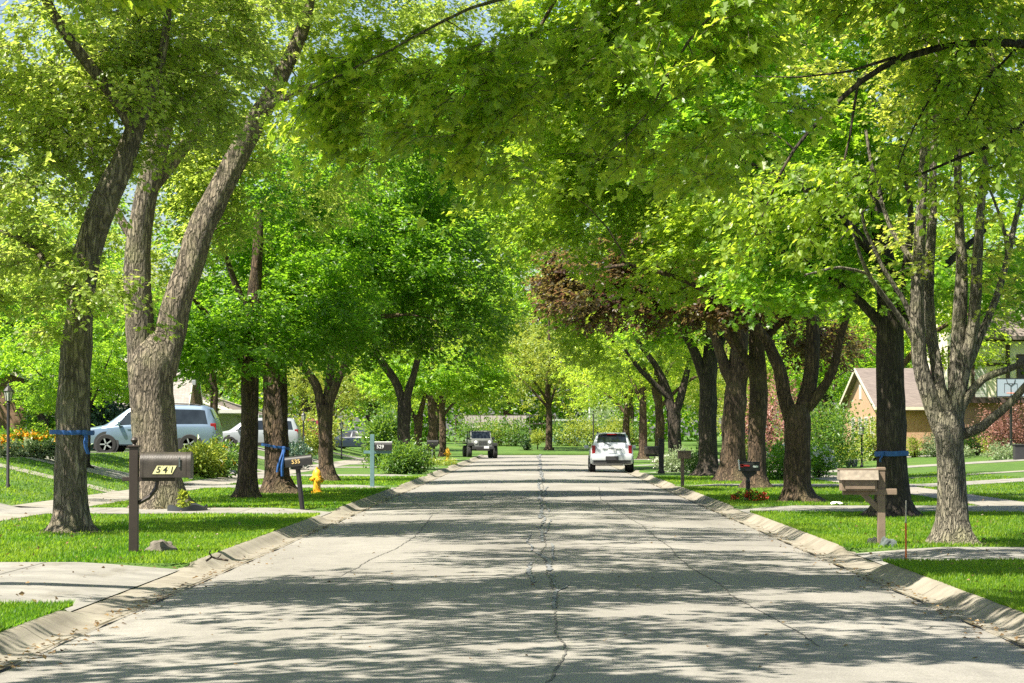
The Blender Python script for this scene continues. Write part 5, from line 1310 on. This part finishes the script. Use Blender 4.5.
B('shrub', 'low lime edging plants at the foot of the far black mailbox', 440, 128, 1.4, .4, 'leaf_lime', 700, .1, 45, stem=False)
# right
B('flower_bed', 'bed of red and orange flowers at the foot of the black flagged mailbox', 751, 59.6, .80, .22, 'leaf_dark', 900, .055, 11, cat='flower bed', flowers=('petal_red', 75, .055), stem=False, dep=.5)
B('hydrangea', 'white-flowering bush between the purple-leaved trunk and the vase-shaped trunk', 778, 88, 1.9, 1.2, 'leaf_dark', 2600, .11, 12, 'white-flowering bushes', flowers=('petal_white', 46, .15))
B('hydrangea', 'white-flowering bush just right of the vase-shaped right trunk', 816, 92, 1.3, 1.15, 'leaf_dark', 1800, .11, 13, 'white-flowering bushes', flowers=('petal_white', 26, .15))
B('hydrangea', 'low white-flowering bush behind the square black mailbox post', 676, 106, 1.7, .8, 'leaf_pale', 2000, .11, 14, 'white-flowering bushes', flowers=('petal_white', 34, .1))
B('hydrangea', 'low white-flowering bush behind the tan flat-topped mailbox', 698, 103, 1.3, .75, 'leaf_shrub', 1500, .11, 15, 'white-flowering bushes', flowers=('petal_white', 22, .1))
B('shrub', 'large dark green shrub on the right lawn behind the vase-shaped trunk', 822, 112, 3.4, 3.0, 'leaf_shrub', 6500, .13, 16)
B('shrub', 'lime green bush left of the lamp post on the right lawn', 845, 120, 2.2, 1.0, 'leaf_lime', 1700, .12, 17)
B('shrub', 'tall yellow-green bush between the lamp post and the blue-banded trunk', 874, 126, 1.7, 2.1, 'leaf_lime', 2200, .14, 18)
B('shrub', 'small round lime bush just right of the blue-banded trunk', 913, 128, 1.0, .95, 'leaf_lime', 1100, .1, 19)
B('shrub', 'clipped pale green ball shrub left of the many-stemmed tree', 934, 126, 1.35, 1.15, 'leaf_pale', 1900, .09, 20)
B('shrub', 'clipped broad green ball shrub right of the many-stemmed tree', 975, 124, 1.6, 1.15, 'leaf_shrub', 2200, .09, 21)
B('shrub', 'yellow-green shrub under the pink-leaved bush', 993, 121, 1.3, .9, 'leaf_lime', 1300, .1, 22)
B('shrub', 'pale variegated low plants left of the black cabinet', 1002, 110, 1.5, .6, 'leaf_pale', 1300, .1, 23, stem=False)
B('shrub', 'small low pale edging plants in front of the brick house', 958, 118, 1.6, .45, 'leaf_pale', 900, .1, 24, stem=False)
B('japanese_maple', 'rounded pink-red leaved bush in front of the half-timbered house', 1008, 119, 2.6, 2.2, 'leaf_pink', 5200, .11, 25, cat='ornamental tree')
B('ornamental_tree', 'pinkish purple-leaved small tree between the purple-leaved trunk and the vase-shaped trunk', 776, 135, 4.2, 4.4, 'leaf_pink', 4200, .17, 26, cat='ornamental tree')
B('shrub', 'bright green shrub at the foot of the right-hand tall trunks', 745, 118, 1.7, 1.3, 'leaf_lime', 1500, .12, 27)
# far end
for k, (px, w, h, lm) in enumerate([(478, 4.2, 1.9, 'leaf_shrub'), (499, 3.4, 1.75, 'leaf_lime'), (515, 3.0, 1.9, 'leaf_shrub'), (561, 3.0, 1.7, 'leaf_shrub'), (577, 3.6, 1.95, 'leaf_lime'), (596, 3.2, 1.8, 'leaf_shrub'), (612, 3.6, 1.9, 'leaf_lime'), (630, 3.2, 1.8, 'leaf_shrub')]):
    w_ = ['at its left end', 'just right of the off-roader', 'left of the tiny dark evergreen', 'just right of the lone tree', 'left of the thin dark pole', 'behind the thin dark pole', 'above the white car roof', 'at its right end'][k]
    B('hedge_bush', 'sunlit yellow-green bush in the far hedge, ' + w_, px, 226 + k % 2 * 2, w, h * 1.2, lm, 1700, .2, 60 + k, 'bushes of the far hedge',  cat='bush')
B('shrub', 'big pale flowering shrub behind the far hedge, right of the lone tree', 603, 236, 4.6, 3.4, 'leaf_pale', 2600, .2, 71)
B('conifer', 'tiny dark green cone-shaped evergreen on the far lawn left of the lone tree', 527, 214, .75, .95, 'needle_dark', 700, .12, 72, cat='evergreen')
tp = B('topiary', 'small ball-headed standard tree on the far lawn between the tiny evergreen and the lone tree', 537.5, 216, 1.5, 1.2, 'leaf_lime', 1200, .13, 73, cat='topiary', stem=False)
for ch in tp.children: ch.location.z = .45
MB().tube([(0, 0, -.1), (.02, 0, .8)], .05, 6).build('trunk', 'bark_brown', tp)
EXPO = 1.45; DENOISE = False
# ------------------------------------------------------------------ put every holder at its thing's base
bpy.context.view_layer.update()
def rebase(root):
    ch = [c for c in root.children if c.type == 'MESH']
    if root.type != 'EMPTY' or root.parent or root.location.length > 1e-6 or not ch: return
    pts = np.concatenate([np.array([tuple(c.matrix_world @ Vector(b)) for b in c.bound_box]) for c in ch])
    lo, hi = pts.min(0), pts.max(0); o = Vector(((lo[0] + hi[0]) / 2, (lo[1] + hi[1]) / 2, lo[2]))
    root.location = o; M = Matrix.Translation(-o)
    def sh(c):
        c.data.transform(M)
        for k in c.children: sh(k)
    for c in ch: sh(c)
for o in [o for o in C.objects if o.parent is None and o.type == 'EMPTY']: rebase(o)

# ------------------------------------------------------------------ sky and sun
SUN_EL, SUN_AZ = 58.0, -126.0     # azimuth from +Y, clockwise
w = bpy.data.worlds.new('World'); SC.world = w; w.use_nodes = True
nt = w.node_tree; nt.nodes.clear()
sky = nt.nodes.new('ShaderNodeTexSky'); sky.sky_type = 'NISHITA'; sky.sun_disc = False
sky.sun_elevation = R(SUN_EL); sky.sun_rotation = R(SUN_AZ); sky.air_density = 1.0; sky.dust_density = 1.6; sky.ozone_density = 1.0
bg = nt.nodes.new('ShaderNodeBackground'); bg.inputs[1].default_value = .066
wo = nt.nodes.new('ShaderNodeOutputWorld')
nt.links.new(sky.outputs[0], bg.inputs[0]); nt.links.new(bg.outputs[0], wo.inputs[0])
sd = bpy.data.lights.new('sun', 'SUN'); sd.energy = 5.0; sd.angle = R(.53); sd.color = (1, .93, .80)
so = bpy.data.objects.new('sun', sd); C.objects.link(so)
el, az = R(SUN_EL), R(SUN_AZ)
dirv = Vector((math.sin(az) * math.cos(el), math.cos(az) * math.cos(el), math.sin(el)))
so.rotation_euler = dirv.to_track_quat('Z', 'Y').to_euler(); so.location = (-20, 60, 60)
vs = SC.view_settings; vs.view_transform = 'Standard'; vs.look = 'None'; vs.exposure = EXPO; vs.gamma = 1; vs.use_curve_mapping = False
SC.render.engine = 'CYCLES'
cy = SC.cycles
cy.max_bounces = 12; cy.diffuse_bounces = 8; cy.glossy_bounces = 2; cy.transmission_bounces = 6; cy.transparent_max_bounces = 4
cy.caustics_reflective = False; cy.caustics_refractive = False; cy.sample_clamp_indirect = 4
cy.use_adaptive_sampling = False
cy.use_denoising = DENOISE
if DENOISE:
    cy.denoiser = 'OPENIMAGEDENOISE'; cy.denoising_input_passes = 'RGB_ALBEDO_NORMAL'
SC.render.use_persistent_data = False
SC.render.resolution_x = 1024; SC.render.resolution_y = 683
